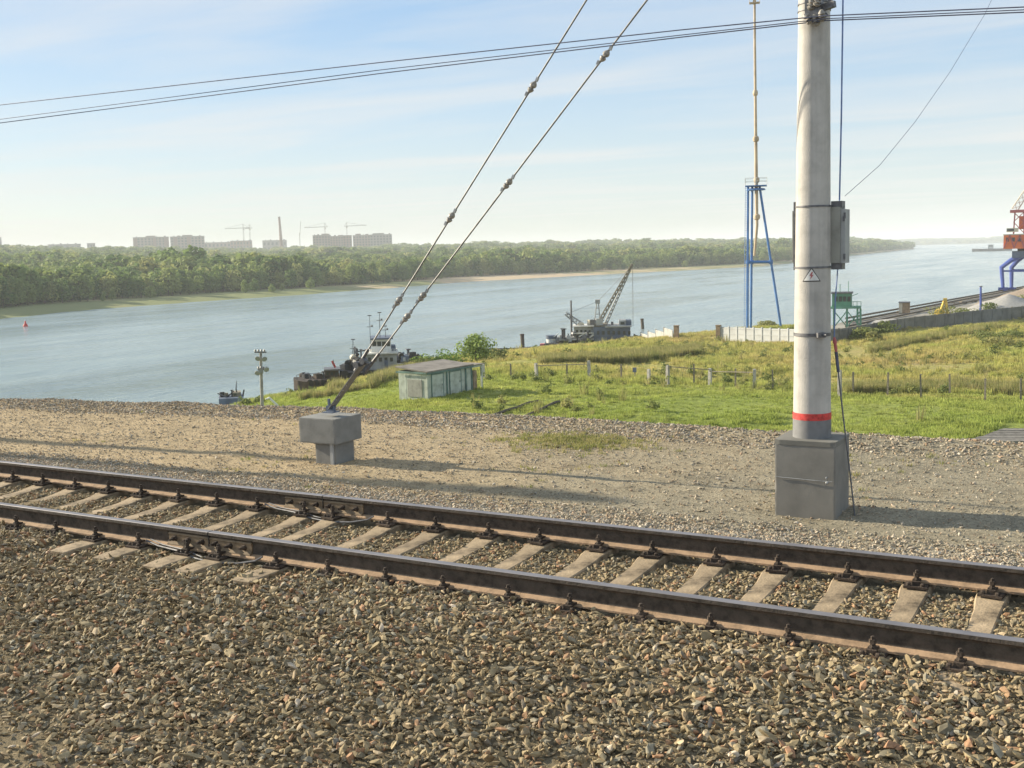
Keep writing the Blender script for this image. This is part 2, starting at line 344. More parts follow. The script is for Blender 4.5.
# ------------------------------------------------------------------ GROUND AND WATER
D = 7.10                         # gauge face of the near rail
Y1, Y2 = D - .0365, D + 1.52 + .0365   # rail centre lines
WATER = -13.6
def edgeY(x):                    # outer edge of the gravel formation
    t = max(0, min(1, (x + 21) / 10)); return 14.9 + 1.5 * t ** .7
def form_z(x, y):
    e = edgeY(x)
    if y < 4.5: z = -.50
    elif y < 6.0: z = -.50 + (y - 4.5) / 1.5 * .29
    elif y < 7.0: z = -.243 if -8.9 < x < -6.0 else -.203
    elif y < 7.12: z = -.225 - (y - 7.0) / .12 * .03
    elif y < 9.35: z = -.252
    elif y < 10.4: z = -.252 - (y - 9.35) / 1.05 * .168
    elif y < e - .9: z = -.42
    elif y < e - .3: z = -.42 + (y - e + .9) / .6 * .06
    elif y < e: z = -.36 - (y - e + .3) / .3 * .04
    else: z = -.40 - (y - e) * .62
    k = 1 if y > 9.5 else .4
    return z + k * .035 * (noise.noise(Vector((x * .7, y * .7, 0)))) + k * .018 * noise.noise(Vector((x * 3, y * 3, 4)))
ys = list(np.arange(-6, 4, 1)) + list(np.arange(4, 18, .2)) + list(np.arange(18, 31, .8))
xs = list(np.arange(-75, -26, 1.5)) + list(np.arange(-26, 4, .2)) + list(np.arange(4, 30, 2))
mb = MB(); nx, ny = len(xs), len(ys)
mb.v = [(x, y, form_z(x, y)) for x in xs for y in ys]
mb.f = [(i * ny + j, (i + 1) * ny + j, (i + 1) * ny + j + 1, i * ny + j + 1) for i in range(nx - 1) for j in range(ny - 1)]; mb.m = [0] * len(mb.f)
tag(mb.build('embankment', M['ground'], smooth=True), kind='structure')

SHORE = [(-75, 20), (-77, 40), (-81, 65), (-86, 92), (-87, 112), (-92, 132), (-90, 145), (-83, 157), (-79, 169), (-72, 182), (-66, 204), (-52, 206), (-46, 202), (-43, 236), (-38, 284), (-30, 361), (-14, 450), (25, 640), (80, 900)]
WALL = [(-40.8, 149.0), (-34.9, 147.5), (-32.5, 160), (-30.3, 172), (-26.5, 182), (-22.6, 192.6), (-12, 215), (4, 245), (30, 290)]
SH = np.array(SHORE, float); WL = np.array(WALL, float)
def seg_dist(P, poly):            # signed by side: positive to the right of the polyline
    best = np.full(len(P), 1e9); sign = np.ones(len(P))
    for a, b in zip(poly[:-1], poly[1:]):
        d = b - a; t = np.clip(((P - a) @ d) / (d @ d), 0, 1); q = P - (a + t[:, None] * d); l = np.hypot(q[:, 0], q[:, 1])
        cr = d[0] * (P[:, 1] - a[1]) - d[1] * (P[:, 0] - a[0]); u = l < best; best[u] = l[u]; sign[u] = np.where(cr[u] < 0, 1, -1)
    return best, sign
RUTS = [((-33.5, 92.8), (-24.5, 110.8), .45), ((-25.4, 57.5), (-17.6, 66.5), .4), ((-33, 74), (-29, 82), .3), ((-31.2, 60.8), (-24.5, 64.5), .3)]
def meadow_z(P):
    P = np.asarray(P, float); d, s = seg_dist(P, SH); sd_ = d * s
    Y = P[:, 1]; X = P[:, 0]
    cap = np.interp(Y, [30, 75, 90, 150, 400], [-8.0, -8.3, -9.15, -10.75, -11.2])
    cap = cap + 1.3 * np.exp(-((X + 12) / 16) ** 2 - ((Y - 150) / 28) ** 2)
    slp = np.interp(Y, [105, 140], [.134, .085]); prof = np.where(sd_ < 0, WATER + sd_ * .25, np.where(sd_ < 3, WATER + sd_ / 3, WATER + 1 + (sd_ - 3) * slp))
    prof = np.maximum(prof, WATER - 3)
    z = np.minimum(cap, prof)
    # yard beyond the wall: level at quay height with a vertical quay face
    dw, sw = seg_dist(P, WL); yard = (sw < 0) & (X > -47.5) & (Y > 150) & (sd_ > 0) & (P[:, 1] > 150)
    z = np.where(yard, -11.9, z)
    for s0, s1, dp in RUTS:
        d_, _ = seg_dist(P, np.array([s0, s1], float)); z = z - dp * np.exp(-(d_ / 1.1) ** 2)
    n = np.array([noise.noise(Vector((x * .16, y * .16, 1))) * .22 + noise.noise(Vector((x * .6, y * .6, 2))) * .08 for x, y in P])
    return z + n * np.clip(sd_ / 8, 0, 1) * np.where(yard, .1, 1)
gx = np.concatenate([np.arange(-140, 30, 1.6), np.arange(30, 130, 6)]); gy = np.concatenate([np.arange(24, 215, 1.6), np.arange(215, 560, 5)])
PP = np.array([(x, y) for x in gx for y in gy]); ZZ = meadow_z(PP)
mb = MB(); ny = len(gy); mb.v = [(p[0], p[1], z) for p, z in zip(PP, ZZ)]
mb.f = [(i * ny + j, (i + 1) * ny + j, (i + 1) * ny + j + 1, i * ny + j + 1) for i in range(len(gx) - 1) for j in range(ny - 1)]; mb.m = [0] * len(mb.f)
tag(mb.build('meadow', M['meadow'], smooth=True), kind='structure')
def mz1(x, y): return float(meadow_z([(x, y)])[0])

def water_mat():
    m = bpy.data.materials.new('river_water'); m.use_nodes = True; nt = m.node_tree; b = nt.nodes['Principled BSDF']
    b.inputs['Roughness'].default_value = .12; b.inputs['IOR'].default_value = 1.33
    ge = N(nt, 'ShaderNodeNewGeometry'); P = ge.outputs['Position']
    m2 = N(nt, 'ShaderNodeMapping'); LK(nt, P, m2.inputs[0]); m2.inputs['Rotation'].default_value = (0, 0, R(-14)); m2.inputs['Scale'].default_value = (1., .16, 1)
    n5 = N(nt, 'ShaderNodeTexNoise', i_Scale=.035, i_Detail=5., i_Roughness=.6); LK(nt, m2.outputs[0], n5.inputs[0])
    LK(nt, ramp(nt, n5.outputs[0], [(.38, .09), (.62, .24)]), b.inputs['Roughness'])
    n0 = N(nt, 'ShaderNodeTexNoise', i_Scale=.012, i_Detail=4.); LK(nt, P, n0.inputs[0])
    LK(nt, ramp(nt, n0.outputs[0], [(.35, (.22, .29, .30)), (.65, (.28, .345, .35))]), b.inputs['Base Color'])
    mp = N(nt, 'ShaderNodeMapping'); LK(nt, P, mp.inputs[0]); mp.inputs['Rotation'].default_value = (0, 0, R(-30)); mp.inputs['Scale'].default_value = (1., .45, 1)
    n1 = N(nt, 'ShaderNodeTexNoise', i_Scale=.9, i_Detail=5., i_Roughness=.6); LK(nt, mp.outputs[0], n1.inputs[0])
    n2 = N(nt, 'ShaderNodeTexNoise', i_Scale=.09, i_Detail=3.); LK(nt, mp.outputs[0], n2.inputs[0])
    ad = N(nt, 'ShaderNodeMath', operation='MULTIPLY_ADD', i_1=4.); LK(nt, n2.outputs[0], ad.inputs[0]); LK(nt, n1.outputs[0], ad.inputs[2])
    bp = N(nt, 'ShaderNodeBump', i_Strength=.8, i_Distance=.4); LK(nt, ad.outputs[0], bp.inputs['Height']); LK(nt, bp.outputs[0], b.inputs['Normal'])
    return m
mb = MB(); mb.add([(-9000, 10, WATER), (4000, 10, WATER), (4000, 9000, WATER), (-9000, 9000, WATER)], [(0, 1, 2, 3)])
tag(mb.build('river', water_mat()), kind='structure')

# quay: yard slab and its edge, lying beside the river
yard_pts = [(-46.5, 203), (-43, 236), (-38, 284), (-30, 361), (-14, 450), (60, 450), (40, 300), (4, 246), (-12, 216), (-22.4, 193.2), (-30, 173), (-32.2, 160), (-34.6, 149), (-46.5, 150)]
mb = MB(); n = len(yard_pts)
mb.add([(x, y, -11.62) for x, y in yard_pts] + [(x, y, -15) for x, y in yard_pts], [tuple(range(n))] + [(i, (i + 1) % n, (i + 1) % n + n, i + n) for i in range(n)])
tag(mb.build('quay_yard', M['yard']), kind='structure')

# ------------------------------------------------------------------ FAR BANK
SHX = [(-420, 360), (-250, 345), (-120, 332), (0, 319.5), (60, 313), (100, 309.5), (200, 302), (300, 295.3), (340, 292), (400, 287.6), (440, 284), (480, 281.3), (560, 277), (640, 272.6), (700, 269.8), (760, 266.5), (800, 262.5), (850, 256), (890, 251.5), (905, 249.8), (915, 248.8)]
TOP = [(-400, 258), (-100, 252), (0, 248), (130, 247.5), (200, 249), (300, 247), (400, 244.5), (500, 241.5), (640, 240), (760, 238.5), (850, 237.5), (890, 240), (905, 244), (915, 247)]
def hor(x): return 267.67 - .02865 * x
def azdir(px):
    d = ray(px, hor(px)); return Vector((d.x, d.y, 0)).normalized()
def shore_r(px):
    y = np.interp(px, [a for a, b in SHX], [b for a, b in SHX]); p = G(px, y, WATER); return math.hypot(p.x, p.y)
RIDGE = lambda px: shore_r(px) + float(np.interp(px, [0, 300, 640, 850, 900, 915], [1500, 1700, 1900, 1400, 500, 60]))
def bank_z(px, r):
    r0 = shore_r(px); R1 = RIDGE(px); t = (r - r0) / (R1 - r0)
    top = float(np.interp(px, [a for a, b in TOP], [b for a, b in TOP]))
    zr = CAM_H + (hor(px) - top) / F_PX * R1 - 13
    zr = max(zr, -12)
    if r < r0 + 30: return WATER - .3 + (r - r0) / 30 * 1.6
    u = max(0, min(1, t)); return -12.3 + (zr + 12.3) * u ** 1.3 if t > 0 else -12.3
cols_ = list(np.arange(-420, 860, 10)) + list(np.arange(860, 916, 3))
ts = [-.02, 0, .006, .012, .02, .03, .05, .08, .12, .18, .25, .35, .45, .55, .65, .75, .85, .95, 1.0, 1.15, 1.6]
mb = MB()
for px in cols_:
    dr = azdir(px); r0 = shore_r(px); R1 = RIDGE(px); jag = 5 * noise.noise(Vector((px * .06, 0, 0)))
    for t in ts:
        r = r0 + t * (R1 - r0) + (jag if t < .1 else 0)
        mb.v.append((dr.x * r, dr.y * r, bank_z(px, r0 + t * (R1 - r0)) if t >= 0 else WATER - 1.5))
k = len(ts); mb.f = [(i * k + j, (i + 1) * k + j, (i + 1) * k + j + 1, i * k + j + 1) for i in range(len(cols_) - 1) for j in range(k - 1)]; mb.m = [0] * len(mb.f)
def bank_mat():
    m = bpy.data.materials.new('far_bank_ground'); m.use_nodes = True; nt = m.node_tree; b = nt.nodes['Principled BSDF']; b.inputs['Roughness'].default_value = .95; b.inputs['Specular IOR Level'].default_value = .1
    ge = N(nt, 'ShaderNodeNewGeometry'); P = ge.outputs['Position']; s = N(nt, 'ShaderNodeSeparateXYZ'); LK(nt, P, s.inputs[0])
    n1 = N(nt, 'ShaderNodeTexNoise', i_Scale=.011, i_Detail=7., i_Roughness=.7); LK(nt, P, n1.inputs[0])
    y = N(nt, 'ShaderNodeMapRange', i_1=300., i_2=650., i_3=-.12, i_4=.16); LK(nt, s.outputs[1], y.inputs[0])
    a = N(nt, 'ShaderNodeMath', operation='ADD'); LK(nt, n1.outputs[0], a.inputs[0]); LK(nt, y.outputs[0], a.inputs[1])
    y2 = N(nt, 'ShaderNodeMapRange', i_1=640., i_2=780., i_3=0., i_4=-.15); LK(nt, s.outputs[1], y2.inputs[0]); a2 = N(nt, 'ShaderNodeMath', operation='ADD'); LK(nt, a.outputs[0], a2.inputs[0]); LK(nt, y2.outputs[0], a2.inputs[1]); a = a2
    c = ramp(nt, a.outputs[0], [(.42, (.20, .22, .10)), (.5, (.28, .26, .13)), (.58, (.50, .39, .26))])
    # wooded ground further inland
    z = N(nt, 'ShaderNodeMapRange', i_1=-11.7, i_2=-11.3); LK(nt, s.outputs[2], z.inputs[0])
    c = mix(nt, z.outputs[0], c, (.06, .085, .03)); LK(nt, c, b.inputs['Base Color']); return m
tag(mb.build('far_bank', bank_mat(), smooth=True), kind='structure')

# distant ridge that closes the river on the horizon
mb = MB(); k = 5
rc = list(range(430, 1400, 12))
for px in rc:
    dr = azdir(px)
    for j, (r, f) in enumerate(((5000, -1), (5060, 0), (5150, .35), (5900, 1), (6600, 1))):
        hgt = 12 + 14 * (.5 + noise.noise(Vector((px * .012, 3, 0)))) if px > 880 else 12
        mb.v.append((dr.x * r, dr.y * r, WATER - 2 if f < 0 else WATER + .6 + hgt * f))
mb.f = [(i * k + j, (i + 1) * k + j, (i + 1) * k + j + 1, i * k + j + 1) for i in range(len(rc) - 1) for j in range(k - 1)]; mb.m = [0] * len(mb.f)
M['ridge'] = mat('wooded_ridge', (.06, .085, .035), .95, var=.25, scale=.01)
tag(mb.build('distant_hills', M['ridge']), kind='structure')

# trees: leaf clumps over lobes
def tree_mesh(seed, hgt=12., wid=5., nl=7, nleaf=620, leaf=.62, trunk=True, mt='foliage', low=.12):
    q = random.Random(seed); m = MB(); lobes = []
    for i in range(nl):
        a = q.uniform(0, 6.28); rr = wid * q.uniform(.15, .62) * (0 if i == 0 else 1); z = hgt * q.uniform(.28, .78) if i else hgt * .62
        lobes.append((Vector((rr * math.cos(a), rr * math.sin(a), z)), wid * q.uniform(.38, .62), hgt * q.uniform(.17, .27)))
    lobes.append((Vector((q.uniform(-.5, .5), q.uniform(-.5, .5), hgt * .80)), wid * .38, hgt * .2))
    for i in range(4): a = i * 1.57 + q.random(); lobes.append((Vector((wid * .45 * math.cos(a), wid * .45 * math.sin(a), hgt * (.2 + low))), wid * .45, hgt * .19))
    for i in range(nleaf):
        c, rx, rz = lobes[i % len(lobes)]
        d = Vector((q.gauss(0, 1), q.gauss(0, 1), q.gauss(.25, 1))).normalized(); f = q.uniform(.72, 1.08)
        p = c + Vector((d.x * rx * f, d.y * rx * f, d.z * rz * f))
        if p.z < .2: p.z = .2
        nrm = (d + Vector((q.gauss(0, .45), q.gauss(0, .45), q.gauss(.15, .45)))).normalized(); t = nrm.orthogonal().normalized(); t.rotate(Matrix.Rotation(q.uniform(0, 6.28), 3, nrm)); b = nrm.cross(t)
        s_ = leaf * q.uniform(.6, 1.35)
        m.add([p + t * s_, p + b * s_ * .7 + nrm * s_ * .15, p - t * s_ * .9, p - b * s_ * .75 - nrm * .1 * s_], [(0, 1, 2, 3)])
    if trunk:
        m.cm = 1; m.path([(0, 0, -.5), (.1, .1, hgt * .3), (.2, -.1, hgt * .7)], [hgt * .022, hgt * .016, hgt * .006], 6)
        for i in range(4):
            a = i * 1.6 + q.random(); z = hgt * q.uniform(.25, .5); m.path([(.1, 0, z), (wid * .35 * math.cos(a), wid * .35 * math.sin(a), z + hgt * .2)], [hgt * .009, hgt * .003], 4)
    me = m.mesh('tree', [M[mt], M['bark']]); return me
GAP = lambda r0: 56 * (r0 / 400) ** .5 * (1 - max(0, min(1, (r0 - 1400) / 800)) * .5)
near_trees = [tree_mesh(i, hgt=12 + (i % 3), wid=4.6 + (i % 2), nleaf=900, leaf=.55) for i in range(5)]
far_trees = [tree_mesh(20 + i, hgt=13, wid=5.4, nleaf=300, leaf=.95, trunk=False) for i in range(5)]
# front row along the far shore: single trees
px = -40.; nt_ = 0; TG = 'trees of the wood on the far river bank'
cands = []
while px < 905:
    r0 = shore_r(px); gap = 26 if px < 560 else 36
    for row in range(2):
        r = r0 + GAP(r0) + gap * 0 + row * 9 + rnd.uniform(-5, 9) + 14 * max(0, noise.noise(Vector((px * .02, 5, 0)))) ; q = px + rnd.uniform(-3, 3)
        cands.append((q, r))
    px += 7.2 * 480 / r0 if r0 < 1400 else 3.0
cands = cands[:296]
for q, r in cands:
    dr = azdir(q); s_ = rnd.uniform(.62, 1.0) * (1 + .35 * noise.noise(Vector((q * .035, 9, 0))))
    if rnd.random() < .16: s_ *= .5; r -= rnd.uniform(5, 30)
    o = link('tree', near_trees[rnd.randrange(5)], None, (dr.x * r, dr.y * r, bank_z(q, r) - .3), (0, 0, rnd.uniform(0, 6.28)), (s_ * rnd.uniform(.9, 1.25), s_ * rnd.uniform(.9, 1.25), s_))
    tag(o, 'round leafy green tree in the front of the wood on the far river bank', 'tree', TG)
# the mass of the wood behind
pts = []; scl = []
px = -330.
for _ in range(15500):
    q = rnd.uniform(-330, 912); r0 = shore_r(q); R1 = RIDGE(q)
    u = rnd.random(); g_ = GAP(r0) + 18; r = r0 + g_ + (R1 + 120 - r0 - g_) * u ** 1.25
    if q > 890 and rnd.random() < .5: continue
    dr = azdir(q); s_ = rnd.uniform(.6, 1.05) * (1 + .6 * noise.noise(Vector((dr.x * r * .01, dr.y * r * .01, 0)))) * (1.2 if rnd.random() < .03 else 1)
    wx = 1 + .9 * min(1, (r - 400) / 1800)
    pts.append((dr.x * r, dr.y * r, bank_z(q, r) - .5)); scl.append((s_ * wx, s_ * wx, s_))
for _ in range(3000):
    q = rnd.uniform(430, 1390); r = rnd.uniform(5070, 6300); dr = azdir(q)
    hgt = 12 + 14 * (.5 + noise.noise(Vector((q * .012, 3, 0)))) if q > 880 else 12
    f = .35 * (r - 5060) / 90 if r < 5150 else .35 + .65 * min(1, (r - 5150) / 750)
    s_ = rnd.uniform(.8, 1.1); pts.append((dr.x * r, dr.y * r, WATER + hgt * f - 1)); scl.append((s_ * 3, s_ * 3, s_ * 1.0))
n = len(pts)
o = gn_scatter('far_wood', pts, np.c_[np.zeros(n), np.zeros(n), rs.rand(n) * 6.28], scl, rs.randint(0, 5, n), far_trees)
tag(o, 'broad mass of green woodland stretching behind the far river bank', 'woodland')

# ------------------------------------------------------------------ STONES
def stone_mesh(seed):
    q = random.Random(seed); bm = bmesh.new(); bmesh.ops.create_icosphere(bm, subdivisions=1 if seed % 3 else 2, radius=1)
    sx, sy, sz = q.uniform(.9, 1.6), q.uniform(.5, .95), q.uniform(.3, .6)
    cuts = [Vector((q.gauss(0, 1), q.gauss(0, 1), q.gauss(0, 1))).normalized() for _ in range(7)]
    for v in bm.verts:
        for c in cuts:
            d = v.co.dot(c); lim = .48
            if d > lim: v.co -= c * (d - lim)
        v.co = Vector((v.co.x * sx, v.co.y * sy, v.co.z * sz)) * q.uniform(.88, 1.1)
    me = bpy.data.meshes.new('stone'); bm.to_mesh(me); bm.free(); return me
def stones(n, s0, m):
    L_ = []
    for i in range(n):
        me = stone_mesh(s0 + i); me.materials.append(m); L_.append(me)
    return L_
SL = [-11.93, -11.37, -10.8, -10.25, -9.7, -9.12, -8.55, -7.98, -7.34, -6.97, -6.3, -5.74, -5.17, -4.62, -4.04, -3.53, -2.98, -2.46, -1.92, -1.4, -.87]
SL = [SL[0] - .555 * i for i in range(22, 0, -1)] + SL + [SL[-1] + .54 * i for i in range(1, 9)]
SLa = np.array(SL)
def fz(X, Y): return np.array([form_z(x, y) for x, y in zip(X, Y)])
def ballast(n, x0, x1, y0, y1, smin, smax, meshes, name, jitter=.02, keep=None, z_add=0.):
    Y = rs.uniform(y0, y1, n); X = rs.uniform(x0, x1, n)
    m = (X > -1.44 * Y - 1.2) & (X < -.06 * Y + 1.6)
    X, Y = X[m], Y[m]
    if keep is not None: m = keep(X, Y); X, Y = X[m], Y[m]
    S = smin + (smax - smin) * rs.rand(len(X)) ** 1.7
    Z = fz(X, Y) + z_add + rs.uniform(-jitter, jitter, len(X)) + S * .25
    return X, Y, Z, S
def emit(parts, meshes, name, label, cat):
    X, Y, Z, S = [np.concatenate(a) for a in zip(*parts)]; n = len(X)
    rot = np.c_[rs.normal(0, .5, n), rs.normal(0, .5, n), rs.rand(n) * 6.28]
    s3 = S[:, None] * rs.uniform(.8, 1.2, (n, 3))
    o = gn_scatter(name, np.c_[X, Y, Z], rot, s3, rs.randint(0, len(meshes), n), meshes); tag(o, label, cat); return o
def sleeper_keep(X, Y):
    d = np.abs(X[:, None] - SLa[None]).min(1)
    jn = (X > -8.6) & (X < -6.4)
    rail = (np.abs(Y - Y1) < .095) | (np.abs(Y - Y2) < .095)
    inside = (Y > Y1 - .02) & (Y < Y2 + .3)
    joint_out = (Y > Y1 - .44) & (Y <= Y1) & jn
    left_out = (Y > Y1 - .24) & (Y <= Y1) & (X < -6.2) & (X > -8.8)
    return ~(rail | ((d < .092) & (inside | joint_out | left_out)))
BS = stones(12, 100, M['ballast']); PB = stones(10, 300, M['pebble'])
thin = lambda X, Y: (rs.rand(len(X)) < np.clip((G(0, 768, -.5).x * 0 + (Y - 4.75) * 1.5 + (X + 7.3) * .6) * .9 + .42, .06, 1))
parts = [ballast(60000, -12, 1.6, 3.7, 7.1, .005, .011, BS, '', .018, lambda X, Y: sleeper_keep(X, Y) & thin(X, Y)),
         ballast(1100, -12, 1.6, 3.7, 7.0, .036, .052, BS, '', .01, lambda X, Y: sleeper_keep(X, Y) & thin(X, Y), .012),
         ballast(70000, -12, 1.6, 3.7, 7.1, .012, .033, BS, '', .022, lambda X, Y: sleeper_keep(X, Y) & thin(X, Y)),
         ballast(9000, -12, 1.6, 3.7, 7.1, .024, .040, BS, '', .02, lambda X, Y: sleeper_keep(X, Y) & thin(X, Y), .015),
         ballast(62000, -16, 1.6, 7.1, 9.3, .013, .029, BS, '', .015, sleeper_keep)]
emit(parts, BS, 'track_ballast', 'grey-brown crushed stone ballast around the track and in the foreground', 'ballast')
bermk = lambda X, Y: Y < np.array([edgeY(x) for x in X]) + .12
parts = [ballast(48000, -17, 1.6, 9.15, 10.9, .014, .030, PB, '', .012, lambda X, Y: rs.rand(len(X)) < np.clip((11.1 - Y) / .8, .15, 1)),
         ballast(120000, -26, 1.6, 10.3, 15.6, .006, .017, PB, '', .004, lambda X, Y: rs.rand(len(X)) < .45 + .5 * np.array([noise.noise(Vector((x * .8, y * .8, 7))) for x, y in zip(X, Y)])),
         ballast(9000, -26, 1.6, 10.3, 15.6, .014, .034, PB, '', .004),
         ballast(46000, -27, 1.8, 14.0, 16.6, .018, .04, PB, '', .012, lambda X, Y: (Y > np.array([edgeY(x) for x in X]) - 1.0 - .5 * rs.rand(len(X))) & bermk(X, Y) & (rs.rand(len(X)) < np.where(X > -5.5, .55, 1)))]
emit(parts, PB, 'path_gravel', 'pale pinkish loose stones scattered over the path and its outer edge', 'gravel')

# ------------------------------------------------------------------ TRACK
track = empty('railway_track', (-7, (Y1 + Y2) / 2, -.2), 'rusty railway track with concrete sleepers crossing the foreground', 'railway track')
TL = Vector(track.location)
def rail_profile():
    return [(-.036, -.004), (-.030, 0), (.030, 0), (.036, -.004), (.037, -.030), (.012, -.046), (.009, -.060), (.009, -.135), (.014, -.150), (.075, -.166), (.075, -.180), (-.075, -.180), (-.075, -.166), (-.014, -.150), (-.009, -.135), (-.009, -.060), (-.012, -.046), (-.037, -.030)]
PR = rail_profile()
def rail(x0, x1, yc):
    m = MB(); n = len(PR); xs_ = np.arange(x0, x1, 2.).tolist() + [x1]
    base = []
    for x in xs_: base += [(x - TL.x, yc + y - TL.y, z - TL.z) for y, z in PR]
    m.v = base
    for i in range(len(xs_) - 1):
        for k in range(n):
            m.f.append((i * n + k, i * n + (k + 1) % n, (i + 1) * n + (k + 1) % n, (i + 1) * n + k))
            m.m.append(0 if k in (0, 1, 2) else (2 if k in (8, 9, 11, 12) else 1))
    m.f += [tuple(range(n)), tuple((len(xs_) - 1) * n + k for k in range(n))[::-1]]; m.m += [1, 1]
    return m.build('rail', [M['railhead'], M['railweb'], M['railfoot']], track)
JX = -7.16
for yc in (Y1, Y2):
    rail(-45, JX - .006, yc); rail(JX + .006, 12, yc)
# sleeper: seats raised and sloping, low middle
def sleeper_mesh():
    m = MB(); st = [(-1.35, -.20, .10), (-1.2, -.192, .108), (-.62, -.204, .106), (-.42, -.232, .09), (0, -.245, .084), (.42, -.232, .09), (.62, -.204, .106), (1.2, -.192, .108), (1.35, -.20, .10)]
    for y, z, wv in st: m.v += [(-wv - .03, y, -.40), (wv + .03, y, -.40), (wv, y, z - .008), (wv - .01, y, z), (-wv + .01, y, z), (-wv, y, z - .008)]
    for i in range(len(st) - 1):
        for k in range(6): m.f.append((i * 6 + k, i * 6 + (k + 1) % 6, (i + 1) * 6 + (k + 1) % 6, (i + 1) * 6 + k))
    e = (len(st) - 1) * 6; m.f += [(5, 4, 3, 2, 1, 0), tuple(e + k for k in range(6))]; m.m = [0] * len(m.f)
    return m.mesh('sleeper', M['sleeper'])
def fast_mesh():       # clamp, washer stack, bolt and nut, base plate lug; origin at the foot edge, x along rail, -y outwards
    m = MB()
    m.box((0, -.045, -.186), (.17, .15, .018)); m.box((0, -.055, -.163), (.06, .05, .03), (0, 0, .1))
    m.box((0, -.015, -.150), (.055, .075, .016), (R(-6), 0, 0))
    m.lathe([(.024, 0), (.024, .012), (.018, .016), (.018, .03)], (0, -.035, -.145), 8)
    m.lathe([(.025, 0), (.025, .024)], (0, -.035, -.115), 6); m.lathe([(.014, 0), (.014, .018), (.010, .022)], (0, -.035, -.091), 7)
    m.lathe([(.016, 0), (.016, .018), (.01, .024)], (.05, -.095, -.177), 6); m.lathe([(.016, 0), (.016, .018), (.01, .024)], (-.05, -.095, -.177), 6)
    return m.mesh('rail_fastening', M['fast'])
sm, fm = sleeper_mesh(), fast_mesh()
for x in SL:
    s_ = link('sleeper', sm, track, (x + rnd.uniform(-.01, .01) - TL.x, (Y1 + Y2) / 2 - TL.y, -TL.z), (0, 0, rnd.uniform(-.012, .012)))
    for yc in (Y1, Y2):
        for sg in (-1, 1):
            if abs(x - JX) > 12 and sg == 1: continue
            link('rail_fastening', fm, s_, (rnd.uniform(-.008, .008), yc + sg * .072 - (Y1 + Y2) / 2, 0), (0, 0, (0 if sg < 0 else math.pi) + rnd.uniform(-.15, .15)))
for yc in (Y1, Y2):
    for sg in (-1, 1):
        m = MB(); p = [(0, -.050), (sg * .022, -.050), (sg * .030, -.062), (sg * .024, -.075), (sg * .024, -.125), (sg * .05, -.150), (sg * .052, -.160), (sg * .012, -.150), (sg * .010, -.135), (sg * .010, -.06)]
        p[0] = (sg * .014, -.048); n = len(p); x0, x1 = JX - .50, JX + .50
        m.add([(x0 - TL.x, yc + a - TL.y, b - TL.z) for a, b in p] + [(x1 - TL.x, yc + a - TL.y, b - TL.z) for a, b in p], [tuple(range(n)), tuple(range(n, 2 * n))[::-1]] + [(i, (i + 1) % n, (i + 1) % n + n, i + n) for i in range(n)])
        fp = m.build('fishplate', M['plate'] if sg < 0 else M['fast'], track)
        if sg < 0:
            for i in range(6):
                xx = JX - .42 + i * .168
                b = MB(); b.lathe([(.030, 0), (.030, .008), (.022, .009), (.022, .036), (.012, .037), (.012, .075)], (xx - TL.x, yc - .022 - TL.y, -.098 - TL.z), 6, axis=(0, -1, rnd.uniform(-.1, .1)))
                b.build('fishplate_bolt', M['fast'], fp)
    # insulating end post
    m = MB(); m.box((JX - TL.x, yc - TL.y, -.088 - TL.z), (.010, .068, .17)); m.build('joint_end_post', M['black'], track)
    # bond cable looping past the joint
    pts_ = [(JX - .72, -.095, -.135), (JX - .55, -.11, -.165), (JX - .3, -.13, -.175), (JX - .05, -.17, -.205), (JX + .2, -.19, -.215), (JX + .45, -.165, -.20), (JX + .62, -.12, -.17), (JX + .68, -.09, -.135)]
    m = MB(); m.path([(x - TL.x, yc + y - TL.y, z - TL.z) for x, y, z in pts_], .009, 6)
    bc = m.build('bond_cable', M['steel'], track, smooth=True)
    m = MB(); m.path([(x + .04 - TL.x, yc + y * .8 - TL.y, z + .01 - TL.z) for x, y, z in pts_[:5]], .006, 5); m.build('bond_cable', M['steel'], track, smooth=True)

# ------------------------------------------------------------------ CONCRETE MAST WITH ITS FITTINGS
PC = Vector((-2.966, 11.56, 0))
mast = empty('catenary_mast', (PC.x, PC.y, -.42), 'tall round concrete mast with a red ring, rising from a rough square concrete footing', 'mast')
def ml(v): return Vector(v) - mast.location
def mr_(z): return .194 - .0088 * (z - .4)          # mast radius at height z
lean = lambda z: Vector((PC.x + .002 * z, PC.y, z))
m = MB(); m.path([ml(lean(z)) for z in np.arange(.36, 9.9, .5)], [mr_(z) for z in np.arange(.36, 9.9, .5)], 40); m.build('mast_shaft', M['conc'], mast, smooth=True)
m = MB(); m.path([ml(lean(z)) for z in (.34, .58)], [mr_(z) + .003 for z in (.34, .58)], 40); m.build('grey_base_coat', M['paintgrey'], mast, smooth=True)
m = MB(); m.path([ml(lean(z)) for z in (.578, .648)], [mr_(z) + .005 for z in (.578, .648)], 40); m.build('red_ring', M['red'], mast, smooth=True)
